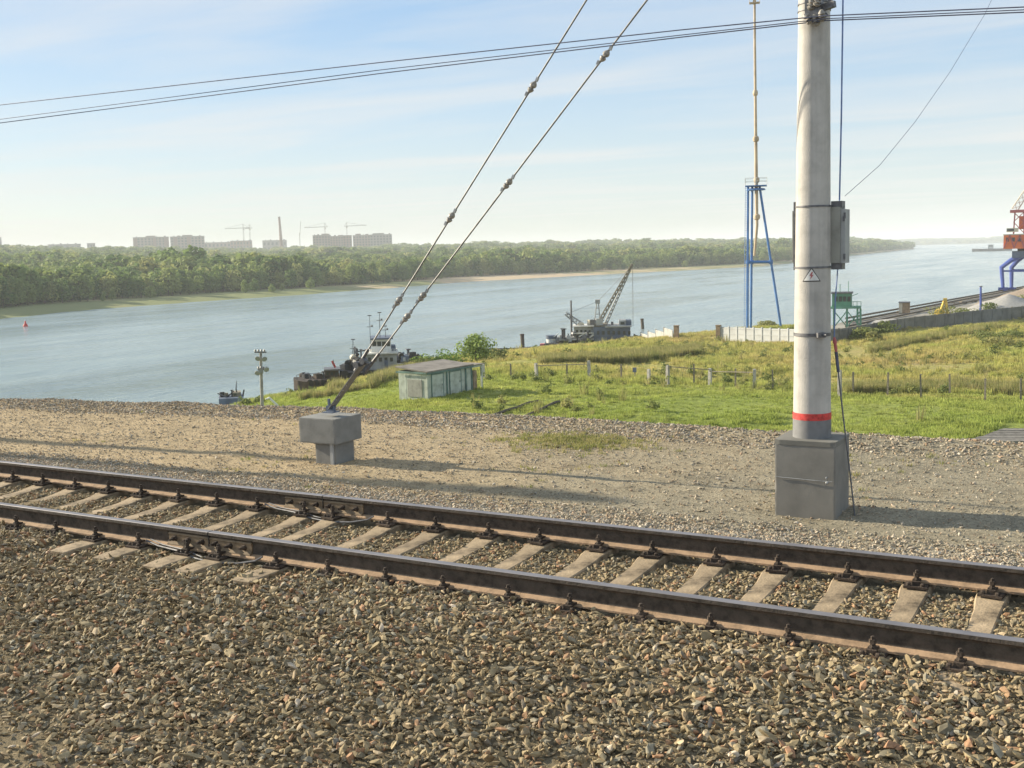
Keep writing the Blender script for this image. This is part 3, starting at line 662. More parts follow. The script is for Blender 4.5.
def rough_block(name, x0, x1, y0, y1, z0, z1, matl, parent, amp=.012, org=None, seg=.03):
    bm = bmesh.new(); bmesh.ops.create_cube(bm, size=1)
    for v in bm.verts: v.co = Vector(((x0 + x1) / 2 + v.co.x * (x1 - x0), (y0 + y1) / 2 + v.co.y * (y1 - y0), (z0 + z1) / 2 + v.co.z * (z1 - z0)))
    n = int(max(x1 - x0, z1 - z0) / seg); bmesh.ops.subdivide_edges(bm, edges=bm.edges, cuts=n, use_grid_fill=True)
    c = Vector(((x0 + x1) / 2, (y0 + y1) / 2, (z0 + z1) / 2)); h = Vector((x1 - x0, y1 - y0, z1 - z0)) / 2
    for v in bm.verts:
        q = v.co - c; k = sorted([abs(q.x) / h.x, abs(q.y) / h.y, abs(q.z) / h.z])[1]      # near an edge
        d = (noise.noise(v.co * 5) * amp + noise.noise(v.co * 31) * amp * .5) * .22
        if k > .96: d -= amp * .9 * (1 + noise.noise(v.co * 14))
        v.co += q.normalized() * d
        v.co -= (org or Vector((0, 0, 0)))
    me = bpy.data.meshes.new(name); bm.to_mesh(me); bm.free(); me.materials.append(matl)
    return link(name, me, parent)
fnd = rough_block('footing', -3.28, -2.65, 11.27, 11.89, -.62, .375, M['found'], mast, .006, mast.location)
fcap = rough_block('mortar_cap', -3.285, -2.645, 11.265, 11.895, .325, .385, M['wallgrey'], mast, .010, mast.location, .06)
m = MB(); m.path([ml((x, 11.258 + .004 * math.sin(x * 30), -.02 - .02 * (x + 2.95))) for x in (-3.27, -3.1, -2.95, -2.8, -2.68)], .004, 5); m.build('tie_wire', M['galv'], mast)
m = MB(); m.lathe([(.016, 0), (.016, .02), (.008, .03)], ml((-2.73, 11.262, -.035)), 6, axis=(0, -1, 0)); m.lathe([(.013, 0), (.013, .02), (.008, .03)], ml((-2.735, 11.262, .015)), 6, axis=(0, -1, 0)); m.build('footing_bolt', M['galv'], mast)
def band(z, name='steel_band', wv=.012, mm='steel'):
    m = MB(); r_ = mr_(z) + .004; c = ml(lean(z)); n = 32; prof = [(r_ - .004, -wv), (r_ + .004, -wv), (r_ + .004, wv), (r_ - .004, wv)]
    m.v = [tuple(c + Vector((r * math.cos(2 * math.pi * k / n), r * math.sin(2 * math.pi * k / n), zz))) for r, zz in prof for k in range(n)]
    m.f = [(i * n + k, i * n + (k + 1) % n, ((i + 1) % 4) * n + (k + 1) % n, ((i + 1) % 4) * n + k) for i in range(4) for k in range(n)]; m.m = [0] * len(m.f)
    return m.build(name, M[mm], mast, smooth=True)
def zat(px, py): return at(px, py, PC.y - .15).z
for py, wv in ((206, .009), (267.5, .010), (335, .016), (8, .006), (1, .006)): band(zat(815, py), wv=wv)
zb = zat(828, 335)
m = MB(); m.box(ml((PC.x + .13, PC.y - .16, zb)), (.09, .06, .05), (0, 0, .7)); m.lathe([(.012, -.04), (.012, .04)], ml((PC.x + .16, PC.y - .18, zb)), 6, axis=(1, -.5, 0)); m.build('band_clamp', M['steel'], mast)
# equipment boxes on the right, behind the mast, and a plate on its left
def mbox(x0, y0, x1, y1, Y, dpt, name, mm, par=mast, tw=0.):
    a = at(x0, (y0 + y1) / 2, Y); b = at(x1, (y0 + y1) / 2, Y); zt = at((x0 + x1) / 2, y0, Y).z; zu = at((x0 + x1) / 2, y1, Y).z
    mm_ = MB(); mm_.box(ml(((a.x + b.x) / 2, Y + dpt / 2, (zt + zu) / 2)), (b.x - a.x, dpt, zt - zu)); return mm_.build(name, M[mm], par)
bx = mbox(826, 207, 840, 263, PC.y + .03, .22, 'equipment_box', 'boxgrey')
m = MB(); 
a = at(839.8, 209, PC.y + .06); b_ = at(845.5, 209, PC.y + .06); zt, zu = at(845, 209, PC.y + .06).z, at(845, 263, PC.y + .06).z
m.box(ml(((a.x + b_.x) / 2, PC.y + .15, (zt + zu) / 2)), (b_.x - a.x, .20, zt - zu)); bd = m.build('box_door', M['palegrey'], bx)
m = MB()
for zz in (.12, .88): m.lathe([(.011, -.03), (.011, .03)], ml((b_.x - .004, PC.y + .048, zu + (zt - zu) * zz)), 7)
m.build('hinge', M['steel'], bx)
m = MB(); m.box(ml((b_.x - .012, PC.y + .045, zu + (zt - zu) * .82)), (.02, .02, .05)); m.build('latch', M['steel'], bx)
mbox(831, 201, 842, 207.5, PC.y + .05, .14, 'box_bracket', 'steel', mast); mbox(831, 262, 842, 269.5, PC.y + .05, .14, 'box_bracket', 'steel', mast)
mbox(792.3, 211, 797.5, 262, PC.y + .02, .20, 'back_plate', 'boxgrey'); mbox(793.5, 202, 798, 270, PC.y + .01, .06, 'back_plate_strap', 'steel')
# warning triangle with a lightning bolt, curved round the shaft
z0, z1 = zat(808, 281), zat(808, 268.5)
def onmast(u, z, off): a = -math.pi / 2 + u / mr_(z) + SIGN_A; return ml(lean(z)) + Vector((math.cos(a) * (mr_(z) + off), math.sin(a) * (mr_(z) + off), 0))
cdir = math.atan2(-PC.y, -PC.x) + math.pi / 2; SIGN_A = cdir - .07
def curved_tri(hw, za, zb_, off, mm, name, par):
    m = MB(); n = 8; vs = []; 
    for j in range(n + 1):
        z = za + (zb_ - za) * j / n; ww = hw * (1 - j / n)
        for i in range(7): vs.append(onmast(-ww + 2 * ww * i / 6, z, off))
    m.add(vs, [(j * 7 + i, j * 7 + i + 1, (j + 1) * 7 + i + 1, (j + 1) * 7 + i) for j in range(n) for i in range(6)]); return m.build(name, M[mm], par)
sg = curved_tri(.093, z0 - .006, z1 + .012, .003, 'black', 'warning_sign', mast)
curved_tri(.080, z0 + .004, z1 - .004, .0055, 'white', 'sign_face', sg)
hz_ = z1 - z0; bolt = [(.004, .74), (-.022, .40), (-.004, .43), (-.012, .12), (.020, .50), (.002, .47), (.014, .72)]
m = MB(); m.add([onmast(u, z0 + hz_ * v, .008) for u, v in bolt], [tuple(range(7))]); m.build('lightning_bolt', M['pinkred'], sg)
# bracket and insulators that carry the three line wires
zw_ = at(826, 17, 11.2).z
m = MB(); m.box(ml((PC.x + .06, 11.36, zw_ + .12)), (.16, .10, .22)); m.bar(ml((PC.x - .02, 11.40, zw_ + .10)), ml((PC.x + .27, 11.33, zw_ + .14)), .05, .06)
m.bar(ml((PC.x + .26, 11.33, zw_ + .13)), ml((PC.x + .05, 11.36, zw_ + .42)), .03); m.bar(ml((PC.x - .02, 11.36, zw_ + .3)), ml((PC.x + .18, 11.36, zw_ + .04)), .04)
br = m.build('line_bracket', M['steel'], mast)
for i, (dx, dz) in enumerate(((.02, .02), (.09, 0), (.16, .03), (.05, .16), (.12, .18))):
    m = MB(); m.lathe([(.012, -.06), (.03, -.05), (.042, -.03), (.022, -.018), (.046, 0), (.026, .012), (.036, .03), (.014, .06)], ml((PC.x + dx, 11.27 + .03 * (i % 2), zw_ + dz)), 10, axis=(.3 * (i - 2), -.5, 1))
    m.build('insulator', M['porcelain'], br, smooth=True)
# line wires
def poly_at(pts, Y, lx, rx, lz=0, rz=0):
    P_ = [at(x, y, Y) for x, y in pts]
    l = P_[0] + (P_[0] - P_[1]) * ((P_[0].x - lx) / (P_[1].x - P_[0].x)); l.z = P_[0].z + lz
    r_ = P_[-1].copy(); d = (P_[-1] - P_[-2]) / (P_[-1].x - P_[-2].x); r_ = P_[-1] + d * (rx - P_[-1].x); return [l] + P_ + [r_]
for i, (pp, lab) in enumerate((([(0, 105), (380, 62.5), (680, 30), (825, 15.8), (1024, 7)], 'uppermost of the three dark line wires crossing the sky past the mast'),
        ([(0, 119.3), (380, 70), (680, 35.2), (825, 18.7), (1024, 9.8)], 'middle one of the three dark line wires crossing the sky past the mast'),
        ([(0, 123), (380, 73.5), (680, 37.3), (825, 20.6), (1024, 12.2)], 'lowest of the three dark line wires crossing the sky past the mast'))):
    P_ = poly_at(pp, 11.21 + .03 * i, -48, 14); m = MB(); m.path(P_, .0062 if i != 1 else .005, 6)
    tag(m.build('line_wire', M['wire'], smooth=True), lab, 'wire', 'line wires crossing the sky')
# vertical insulated wire down the back of the mast, its red insulator and the tail to the ground
Yw = PC.y + .16
m = MB(); m.path([at(843.5, -60, Yw), at(843, 0, Yw), at(841.3, 120, Yw), at(839.5, 200, Yw)], .0085, 6)
wv_ = m.build('down_wire', M['bluewire'], smooth=True); tag(wv_, 'thin blue wire running down beside the concrete mast to the ground', 'wire')
def sub(pts, r_, mm, name, par, n=6): q = MB(); q.path(pts, r_, n); return q.build(name, M[mm], par, smooth=True)
sub([at(839.3, 200, Yw + .13), at(838, 265, Yw + .12), at(835.3, 300, Yw), at(834.2, 338, Yw)], .007, 'bluewire', 'lower_wire', wv_)
q = MB(); a_, b_ = at(834.2, 337, Yw), at(836.2, 352, Yw); q.path([a_, a_.lerp(b_, .2), a_.lerp(b_, .35), a_.lerp(b_, .5), a_.lerp(b_, .75), b_], [.008, .018, .022, .015, .018, .01], 10); q.build('red_insulator', M['pinkred'], wv_, smooth=True)
sub([b_, at(838.3, 372, Yw)], .017, 'wire', 'clamp_rod', wv_); sub([at(838.3, 372, Yw), at(843, 415, Yw - .05), at(848, 455, Yw - .1), Vector((at(855, 503, Yw - .2).x, Yw - .2, -.43))], .0085, 'steel', 'ground_cable', wv_)
m = MB(); m.path([at(845, 196, Yw), at(880, 165, Yw + 1), at(915, 122, Yw + 2.2), at(950, 72, Yw + 3.4), at(985, 14, Yw + 4.6), at(1010, -40, Yw + 5.5)], .003, 5)
tag(m.build('thin_cable', M['wire'], smooth=True), 'very thin cable curving up to the right from the box on the mast', 'cable')

# ------------------------------------------------------------------ ANCHOR BLOCK AND GUYS
anch = empty('anchor_block', (-9.75, 11.95, -.42), 'grey concrete anchor block with a wide square cap on a narrow stem', 'anchor block')
o_ = anch.location
rough_block('cap', -10.10, -9.47, 11.74, 12.33, -.135, .215, M['block'], anch, .004, o_, .03)
rough_block('stem', -9.88, -9.43 - .10, 11.80, 12.22, -.60, -.13, M['block'], anch, .004, o_, .03)
m = MB(); m.box(Vector((-9.575, 11.785, -.33)) - o_, (.05, .03, .46)); m.build('stem_rib', M['palegrey'], anch)
gtop1, gtop2 = at(820, -374, PC.y), at(819, -227, PC.y)
base = at(331, 411, 11.98)
gp = at(361.5, 366, 11.95)
gy = empty('guy_assembly', base, 'pair of steel guy wires with insulators rising from the anchor block to the mast top', 'guy wires')
def gl(v): return Vector(v) - base
m = MB(); m.box((0, 0, -.0 + .03), (.13, .05, .09)); m.box((0, .0, -.012), (.17, .17, .014)); m.bar((-.02, 0, 0), (-.03, 0, .17), .03); m.build('base_lug', M['bluegrey'], gy)
for dy in (-.028, .028):
    m = MB(); m.bar(Vector((0, dy, .03)), gl(gp) + Vector((0, dy, 0)), .085, .010); st = m.build('perforated_strap', M['cable'], gy)
    if dy < 0:
        for k in range(5): 
            p_ = Vector((0, dy - .008, .03)).lerp(gl(gp) + Vector((0, dy - .008, 0)), .12 + .11 * k); q = MB(); q.lathe([(.011, 0), (.011, .008)], p_, 8, axis=(0, -1, 0)); q.build('strap_bolt', M['offwhite'], st)
m = MB(); m.bar(gl(gp) + Vector((-.09, 0, -.02)), gl(gp) + Vector((.10, 0, .06)), .06, .05); m.lathe([(.045, -.04), (.045, .04)], gl(gp) + Vector((-.05, -.03, .02)), 10, axis=(0, 1, 0)); m.lathe([(.045, -.04), (.045, .04)], gl(gp) + Vector((.06, -.03, .07)), 10, axis=(0, 1, 0)); m.build('spreader_yoke', M['steel'], gy)
def guy(px0, py0, pxs, top, Y0):
    s0 = at(px0, py0, Y0)
    d = (top - s0); m = MB(); m.path([gl(s0), gl(top)], .0115, 7); cb_ = m.build('guy_cable', M['cable'], gy, smooth=True)
    q = MB(); q.path([gl(s0 - d.normalized() * .16), gl(s0 + d.normalized() * .22)], .024, 8); q.build('turnbuckle', M['steel'], gy, smooth=True)
    for (x, y) in pxs:
        # nearest point of the guy to that sight line
        best = min(((proj_d(s0 + d * t, x, y)), t) for t in [i / 400 for i in range(401)])[1]
        p_ = s0 + d * best; u = d.normalized(); q = MB()
        q.lathe([(.010, -.085), (.018, -.075), (.036, -.05), (.040, -.028), (.020, -.012), (.040, .008), (.042, .030), (.030, .052), (.014, .07), (.010, .085)], gl(p_), 10, axis=u); ins = q.build('insulator', M['porcelain'], cb_, smooth=True)
        for sg_ in (-1, 1):
            q = MB(); q.box(gl(p_ + u * .10 * sg_ + Vector((.01 * sg_, -.012, 0))), (.03, .025, .05), (0, .5, 0)); q.build('wire_clamp', M['galv'], cb_)
def proj_d(p, x, y):
    d = p - C; z = d.dot(fw); return math.hypot(512 + F_PX * d.dot(rt) / z - x, 384 - F_PX * d.dot(up) / z - y)
guy(360.5, 362, [(396.9, 298.7), (448.8, 215.6), (530, 86.5)], gtop1, 11.95)
guy(370.5, 365, [(405.5, 315.8), (420.3, 295.2), (506.6, 183), (604, 53.8)], gtop2, 11.95)

# off to the left of the frame: the neighbouring pair of masts whose shadows cross the path
for (x, y, h, lab) in ((-29.2, 9.2, 9.3, 'concrete mast with a bracket standing beyond the left edge of the view'), (-31.3, 10.15, 8.4, 'plain concrete mast standing beyond the left edge of the view')):
    e = empty('line_mast', (x, y, -.42), lab, 'mast'); q = MB(); q.path([(0, 0, 0), (0, 0, h * .5), (0, 0, h)], [.16, .14, .11], 16); q.build('mast_shaft', M['conc'], e, smooth=True)
    if h > 9: q = MB(); q.box((.0, 0, h - .75), (.34, .42, 1.2)); q.build('mast_box', M['boxgrey'], e)

# ------------------------------------------------------------------ MEADOW THINGS
def shed():
    A = G(400.7, 399.4, -8.35); B = G(427.5, 400.3, -8.35); Cc = G(482, 391.5, -8.5)
    d1 = (B - A).normalized(); d2 = (Cc - B); L2 = d2.length; d2 = Vector((d2.x, d2.y, 0)).normalized(); d1 = Vector((-d2.y, d2.x, 0)) if Vector((-d2.y, d2.x, 0)).dot(A - B) > 0 else Vector((d2.y, -d2.x, 0))
    wd = 2.75
    e = empty('shed', (B.x, B.y, mz1(B.x, B.y) - .05), 'small pale green wooden shed with a brown sloping roof on the meadow', 'shed', math.atan2(d2.y, d2.x))
    zf = B.z - e.location.z
    H = 2.12; LL = L2 * .80; yy = wd if Vector((-d2.y, d2.x, 0)).dot(d1) > 0 else -wd
    sgy = 1 if yy > 0 else -1
    # walls as boards
    k = 0
    def wall(p0, p1, h0, h1, nb, mm='shedwall'):
        w_ = MB(); p0, p1 = Vector(p0), Vector(p1); w_.add([p0 + Vector((0, 0, -.4)), p1 + Vector((0, 0, -.4)), p1 + Vector((0, 0, h1)), p0 + Vector((0, 0, h0))], [(0, 1, 2, 3)])
        o = w_.build('wall', M[mm], e)
        dd = (p1 - p0) / nb; nn = Vector((dd.y, -dd.x, 0)).normalized(); 
        for i in range(nb):
            b = MB(); a = p0 + dd * (i + .03); c = p0 + dd * (i + .97); ha = h0 + (h1 - h0) * (i + .5) / nb; off = nn * (.012 + .012 * rnd.random())
            b.add([a + Vector((0, 0, -.3)), c + Vector((0, 0, -.3)), c + Vector((0, 0, ha)), a + Vector((0, 0, ha)), a + off + Vector((0, 0, -.3)), c + off + Vector((0, 0, -.3)), c + off + Vector((0, 0, ha)), a + off + Vector((0, 0, ha))], [(4, 5, 6, 7), (0, 1, 5, 4), (1, 2, 6, 5), (2, 3, 7, 6), (3, 0, 4, 7)])
            b.build('board', M[mm], o)
        return o
    wall((0, 0, 0), (LL, 0, 0), H, H - .02, 18) ; wall((0, yy, 0), (0, 0, 0), H, H, 11); wall((LL, 0, 0), (LL, yy, 0), H, H, 4); wall((LL, yy, 0), (0, yy, 0), H, H, 4)
    ny_ = -sgy
    # doors and trims on the long face
    for x0, x1, mm in ((LL * .10, LL * .34, 'shedwall'), (LL * .50, LL * .74, 'shedwall')):
        q = MB(); q.box(((x0 + x1) / 2, ny_ * .045, .95), (x1 - x0, .04, 1.75)); dr_ = q.build('door', M[mm], e)
        q = MB()
        for xx in (x0 - .04, x1 + .04): q.box((xx, ny_ * .05, .95), (.08, .05, 1.8))
        q.box(((x0 + x1) / 2, ny_ * .05, 1.87), (x1 - x0 + .16, .05, .08)); q.build('door_frame', M['shedtrim'], e)
        q = MB(); q.box((x1 - .12, ny_ * .075, 1.0), (.04, .03, .14)); q.build('handle', M['steel'], dr_)
    for xx in (.0, LL * .43, LL * .86, LL): q = MB(); q.box((xx, ny_ * .05, H / 2 - .1), (.12, .08, H)); q.build('corner_post', M['shedtrim'] if xx else M['shedwall'], e)
    # hatch panel on the end wall
    q = MB(); q.box((-.04, yy * .42, .85), (.05, abs(yy) * .5, 1.3)); q.build('end_panel', M['boxgrey'], e)
    # roof, overhanging, falling to the front left
    q = MB(); t0, t1 = .13, .30
    vs = [(-.2, ny_ * .18, H - .05), (LL + .15, ny_ * .18, H - .03), (LL + .15, yy + sgy * .15, H + .25), (-.2, yy + sgy * .15, H + .25)]
    q = MB(); q.add(vs + [(x, y, z + .10) for x, y, z in vs], [(0, 1, 2, 3), (4, 5, 6, 7), (0, 1, 5, 4), (1, 2, 6, 5), (2, 3, 7, 6), (3, 0, 4, 7)]); q.build('roof', M['roof'], e)
    q = MB(); q.box((LL / 2, ny_ * .16, H - .12), (LL + .3, .04, .12)); q.box((-.18, yy / 2, H - .08), (.04, abs(yy) + .2, .14)); q.build('fascia', M['shedtrim'], e)
    # open porch on the right end
    x2 = LL + L2 * .2
    for xx, y_ in ((x2, 0), (x2, yy * .8)): q = MB(); q.box((xx, y_, .95), (.13, .13, 2.1)); q.build('porch_post', M['shedwall'], e)
    q = MB(); q.box(((LL + x2) / 2, 0, 1.95), (x2 - LL, .08, .16)); q.build('porch_beam', M['shedwall'], e)
    q = MB(); q.box(((LL + x2) / 2 + .1, yy * .42, 2.08), (x2 - LL + .3, abs(yy) * .95, .06)); q.build('porch_roof', M['roof'], e)
    q = MB(); q.box((LL + .62, yy * .10, .75), (.45, .4, 1.7)); q.build('porch_cupboard', M['wallbrown'], e)
shed()
# fence posts (concrete and thin wooden) with rails
posts = [(483.7, 378.3, 14, 'c'), (511, 377.8, 14, 'w'), (536.4, 378.3, 15, 'C'), (567, 377.8, 14, 'w'), (589.3, 380.4, 19.5, 'C'), (621.4, 381.6, 17, 'w'), (635, 381.5, 12, 'sign'), (649, 383.4, 14, 'C'), (667.8, 385, 19.5, 'C'), (694, 385.2, 21, 'w'), (710, 385.8, 17, 'C'), (735.5, 387, 18, 'w'), (754.5, 388.6, 19, 'C'), (772.6, 391.5, 21, 'w'), (839.6, 396.7, 25.5, 'C'), (853, 394, 21, 'w'), (887.7, 396.7, 23, 'w'), (920.6, 398.6, 23, 'w'), (949.6, 395.5, 20, 'w'), (985, 401.5, 21, 'w'), (1020.6, 401.5, 21, 'w'), (1056, 403, 22, 'w'), (450, 378, 13, 'w')]
where = ['nearest to the shed', 'second to the right of the shed', 'thick one third from the shed', 'thin one before the tall double post', 'tall double one below the dredger', 'thin one left of the small sign', '', 'short wide one right of the small sign', 'tall one on the left of the rail section', 'thin one in the middle of the rail section', 'pale one right of the rail section', 'thin one between two pale posts', 'pale one left of the mast', 'thin one just left of the mast', 'whitest one just right of the mast', 'thin grey one right of the mast', 'leftmost in the dry weeds on the right', 'second in the dry weeds on the right', 'third in the dry weeds on the right', 'fourth in the dry weeds on the right', 'last at the right edge of the view', 'beyond the right edge of the view', 'behind the shed, by the bush']
PB_ = []
for i, (x, y, h, t) in enumerate(posts):
    z = -9.2
    for _ in range(6): p = G(x, y, z); z = mz1(p.x, p.y)
    p = G(x, y, z); hh = h / F_PX * p.length * 1.0; PB_.append((p, hh))
    wd = {'C': .26, 'c': .2, 'w': .13, 'sign': .09}[t]
    if t == 'sign':
        e = empty('sign_post', p, 'small dark sign on a thin stick standing in the meadow fence line', 'sign'); q = MB(); q.box((0, 0, hh / 2 - .1), (.07, .07, hh + .2)); q.build('stick', M['wood'], e)
        q = MB(); q.box((0, -.06, hh * .98), (.36, .03, .42)); q.build('sign_plate', M['bluegrey'], e)
    else:
        q = MB(); q.box((0, 0, hh / 2 - .15), (wd, wd, hh + .3), (rnd.uniform(-.03, .03), rnd.uniform(-.04, .04), rnd.uniform(-.3, .3)), taper=.88)
        q.box((0, 0, hh * 1.0), (wd * .8, wd * .8, .05))
        o = q.build('fence_post', M['postc'] if t in 'Cc' else M['wood'], None, loc=p); tag(o, ('concrete' if t in 'Cc' else 'weathered wooden') + ' fence post in the meadow, ' + where[i], 'fence post', 'posts of the meadow fence')
for (a, b, f) in ((2, 4, .85), (8, 10, .95), (10, 12, .85)):
    pa, ha = PB_[a]; pb, hb = PB_[b]; q = MB(); q.bar(pa + Vector((0, -.1, ha * f)) - pa, pb + Vector((0, -.1, hb * f)) - pa, .07); tag(q.build('fence_rail', M['wood'], None, loc=pa), 'thin top rail linking the fence posts ' + {2: 'right of the shed', 8: 'between the two middle tall posts', 10: 'left of the mast'}[a], 'fence rail', 'rails of the meadow fence')
# two raised dark strips in the grass, standing in for dark ditch lines
for (a, b, lab) in (((480, 416), (538, 400.5), 'dark strip standing in for a ditch line in the grass, the nearer left one of two'), ((514, 416), (559, 401), 'dark strip standing in for a ditch line in the grass, the right one of two')):
    pa = G(*a, -7.9); pb = G(*b, -8.2); pa.z = mz1(pa.x, pa.y) + .05; pb.z = mz1(pb.x, pb.y) + .05; q = MB(); n = 12
    q.path([(pa.lerp(pb, i / n) - pa) + Vector((0, 0, .05 * rnd.random() + mz1(*(pa.lerp(pb, i / n)).xy) - (pa.lerp(pb, i / n)).z + .08)) for i in range(n + 1)], .11, 5); tag(q.build('ditch_strip', M['darkwood'], None, loc=pa), lab, 'ditch line')
# board crossing at the right edge
cr = empty('board_path', G(1000, 434, -7.9), 'grey weathered board walkway at the right edge of the meadow', 'walkway')
o_ = cr.location; a0 = G(958, 441, -7.95); a1 = G(1060, 441, -7.95); b0 = G(1004, 426, -7.95); b1 = G(1075, 426, -7.95)
for i in range(14):
    t0, t1 = i / 14 + .006, (i + 1) / 14 - .006; zz = lambda p: Vector((p.x, p.y, mz1(p.x, p.y) + .16 + .03 * rnd.random()))
    c = [a0.lerp(b0, t0), a1.lerp(b1, t0), a1.lerp(b1, t1), a0.lerp(b0, t1)]; zc = max(mz1(p.x, p.y) for p in c) + .10 + rnd.uniform(0, .05)
    q = MB(); vs = [Vector((p.x, p.y, zc)) - o_ for p in c]; q.add([v - Vector((0, 0, .12)) for v in vs] + vs, [(3, 2, 1, 0), (4, 5, 6, 7), (0, 1, 5, 4), (1, 2, 6, 5), (2, 3, 7, 6), (3, 0, 4, 7)]); q.build('board', M['planks'], cr)

# walls of concrete panels
def panel_wall(pts, name, mm, lab, n, h, cat='wall', group=None, post=True):
    P_ = [Vector((x, y, 0)) for x, y in pts]; p0 = P_[0]; z0 = mz1(p0.x, p0.y)
    e = empty(name, (p0.x, p0.y, z0), lab, cat, group=group); tot = sum((b - a).length for a, b in zip(P_, P_[1:]))
    def along(s):
        for a, b in zip(P_, P_[1:]):
            l = (b - a).length
            if s <= l or b is P_[-1]: return a + (b - a) * (s / l)
            s -= l
    hh = h if isinstance(h, (list, tuple)) else (h, h)
    for i in range(n):
        a, b = along(tot * i / n), along(tot * (i + 1) / n); d = (b - a).normalized(); H = hh[0] + (hh[1] - hh[0]) * i / n
        z = (max(z0, mz1(P_[-1].x, P_[-1].y)) if tot < 11 else z0 + (mz1(P_[-1].x, P_[-1].y) - z0) * (i + .5) / n) if name != 'yard_wall' else BASEZ(i / n)
        c = (a + b) / 2 - p0; rz = math.atan2(d.y, d.x); wl = (b - a).length
        q = MB(); q.box((c.x, c.y, z - z0 + H / 2 - .7 + rnd.uniform(-.02, .02)), (wl - .16, .10, H + 1.4), (0, 0, rz + rnd.uniform(-.01, .01)))
        pn = q.build('panel', M[mm], e)
        q = MB(); 
        for zz in (H * .12, H * .5, H * .9): q.box((c.x + d.y * .07, c.y - d.x * .07, z - z0 + zz), (wl - .3, .05, .07), (0, 0, rz))
        if wl < 6: q.build('panel_rib', M[mm], pn)
        q = MB(); q.box((a.x - p0.x, a.y - p0.y, z - z0 + H / 2 - .65), (.2, .24, H + 1.5), (0, 0, rz)); q.build('wall_post', M[mm], e)
    return e
gA = lambda x, y, z=-10.6: G(x, y, z).xy
def gm(x, y):
    z = -10.5
    for _ in range(8): p = G(x, y, z); z = mz1(p.x, p.y)
    return p.xy
panel_wall([gm(628, 338.5), gm(673, 340)], 'concrete_wall', 'wallpale', 'short whitewashed concrete panel wall beside the dredger', 6, 1.75)
panel_wall([gm(721, 340.3), gm(797, 343.5)], 'concrete_wall', 'wallwhite', 'white ribbed concrete panel wall under the blue lattice tower, left of the mast', 9, 1.9)
for x, y, lab in ((676.5, 340.5, 'brown square pier ending the short white wall by the dredger'), (718.5, 340.3, 'brown square pier at the left end of the white wall under the blue tower')):
    p = gm(x, y); q = MB(); q.box((0, 0, .95), (.6, .6, 2.3)); q.box((0, 0, 2.14), (.7, .7, .09)); tag(q.build('wall_pier', M['wallbrown'], None, loc=(p.x, p.y, mz1(p.x, p.y))), lab, 'pier')
BASEZ = lambda t: -12.1
panel_wall([gm(800, 344), (-34.9, 147.5), (-32.5, 160), (-30.3, 172), (-26.5, 182), (-22.6, 192.6), (-12, 215), (4, 245)], 'yard_wall', 'wallgrey', 'long grey concrete wall closing off the quay yard behind the mast', 38, (3.3, 3.1))

# bushes and reeds
def bush(px, py, z, hgt, wid, lab, seed, leaf=.16, n=1500, mm='bushleaf', name='bush', cat='bush'):
    for _ in range(6): p = G(px, py, z); z = mz1(p.x, p.y)
    me = tree_mesh(seed, hgt, wid, 8, n, leaf, False, mm); e = empty(name, (p.x, p.y, z - .1), lab, cat)
    link('crown', me, e); q = MB()
    for i in range(5): a = i * 1.26; q.path([(0, 0, -.1), (.12 * wid * math.cos(a), .12 * wid * math.sin(a), hgt * .4), (.3 * wid * math.cos(a), .3 * wid * math.sin(a), hgt * .7)], [hgt * .02, hgt * .014, hgt * .005], 5)
    q.build('stem', M['bark'], e); return e
bush(477, 363, -10.5, 3.7, 2.9, 'rounded bright green bush on the shore behind the shed', 61, .17, 1900)
bush(447, 366, -10.4, 2.4, 2.6, 'low green bush between the shed roof and the round bush', 62, .13, 900)
bush(426, 367, -10.4, 1.9, 1.9, 'ragged low bush just above the shed roof', 63, .12, 700)
bush(498, 361, -10.6, 1.7, 1.3, 'small dark bush at the right foot of the round bush', 64, .12, 700, 'weed')
for i, (px, py, hg, wd_, lab) in enumerate(((862, 340, 1.6, 1.9, 'dark bush against the grey wall, right of the mast'), (884, 336, 1.9, 1.8, 'second dark bush against the grey wall'), (874, 341, 1.1, .9, 'pale green shrub in front of the grey wall'), (945, 320, 2.3, 3.2, 'bush growing before the yellow grab'), (962, 319, 1.8, 2.0, 'low bush right of the yellow grab'), (990, 316, 2.2, 2.6, 'bush at the foot of the gravel pile'), (1006, 313, 2.6, 3.0, 'taller bush before the brown pile'), (1020, 311, 2.8, 3., 'dark bush at the right edge by the wall'), (770, 327, 1.0, 1.6, 'low scrub beside the legs of the blue tower'), (735, 327, .9, 1.5, 'low scrub left of the blue tower'))):
    bush(px, py, -10.5, hg * 1.2, wd_ * 1.25, lab, 70 + i, .17, 700, 'weed')
for i, (px, py) in enumerate(((1012, 338), (1000, 345), (985, 338))):
    bush(px, py, -9.9, 1.0, 2.3, ['bushy dark weeds high on the right of the field', 'lower bushy weeds on the right of the field', 'leftmost weed clump on the right of the field'][i], 90 + i, .12, 800, 'weed', 'weed_clump', 'weeds')

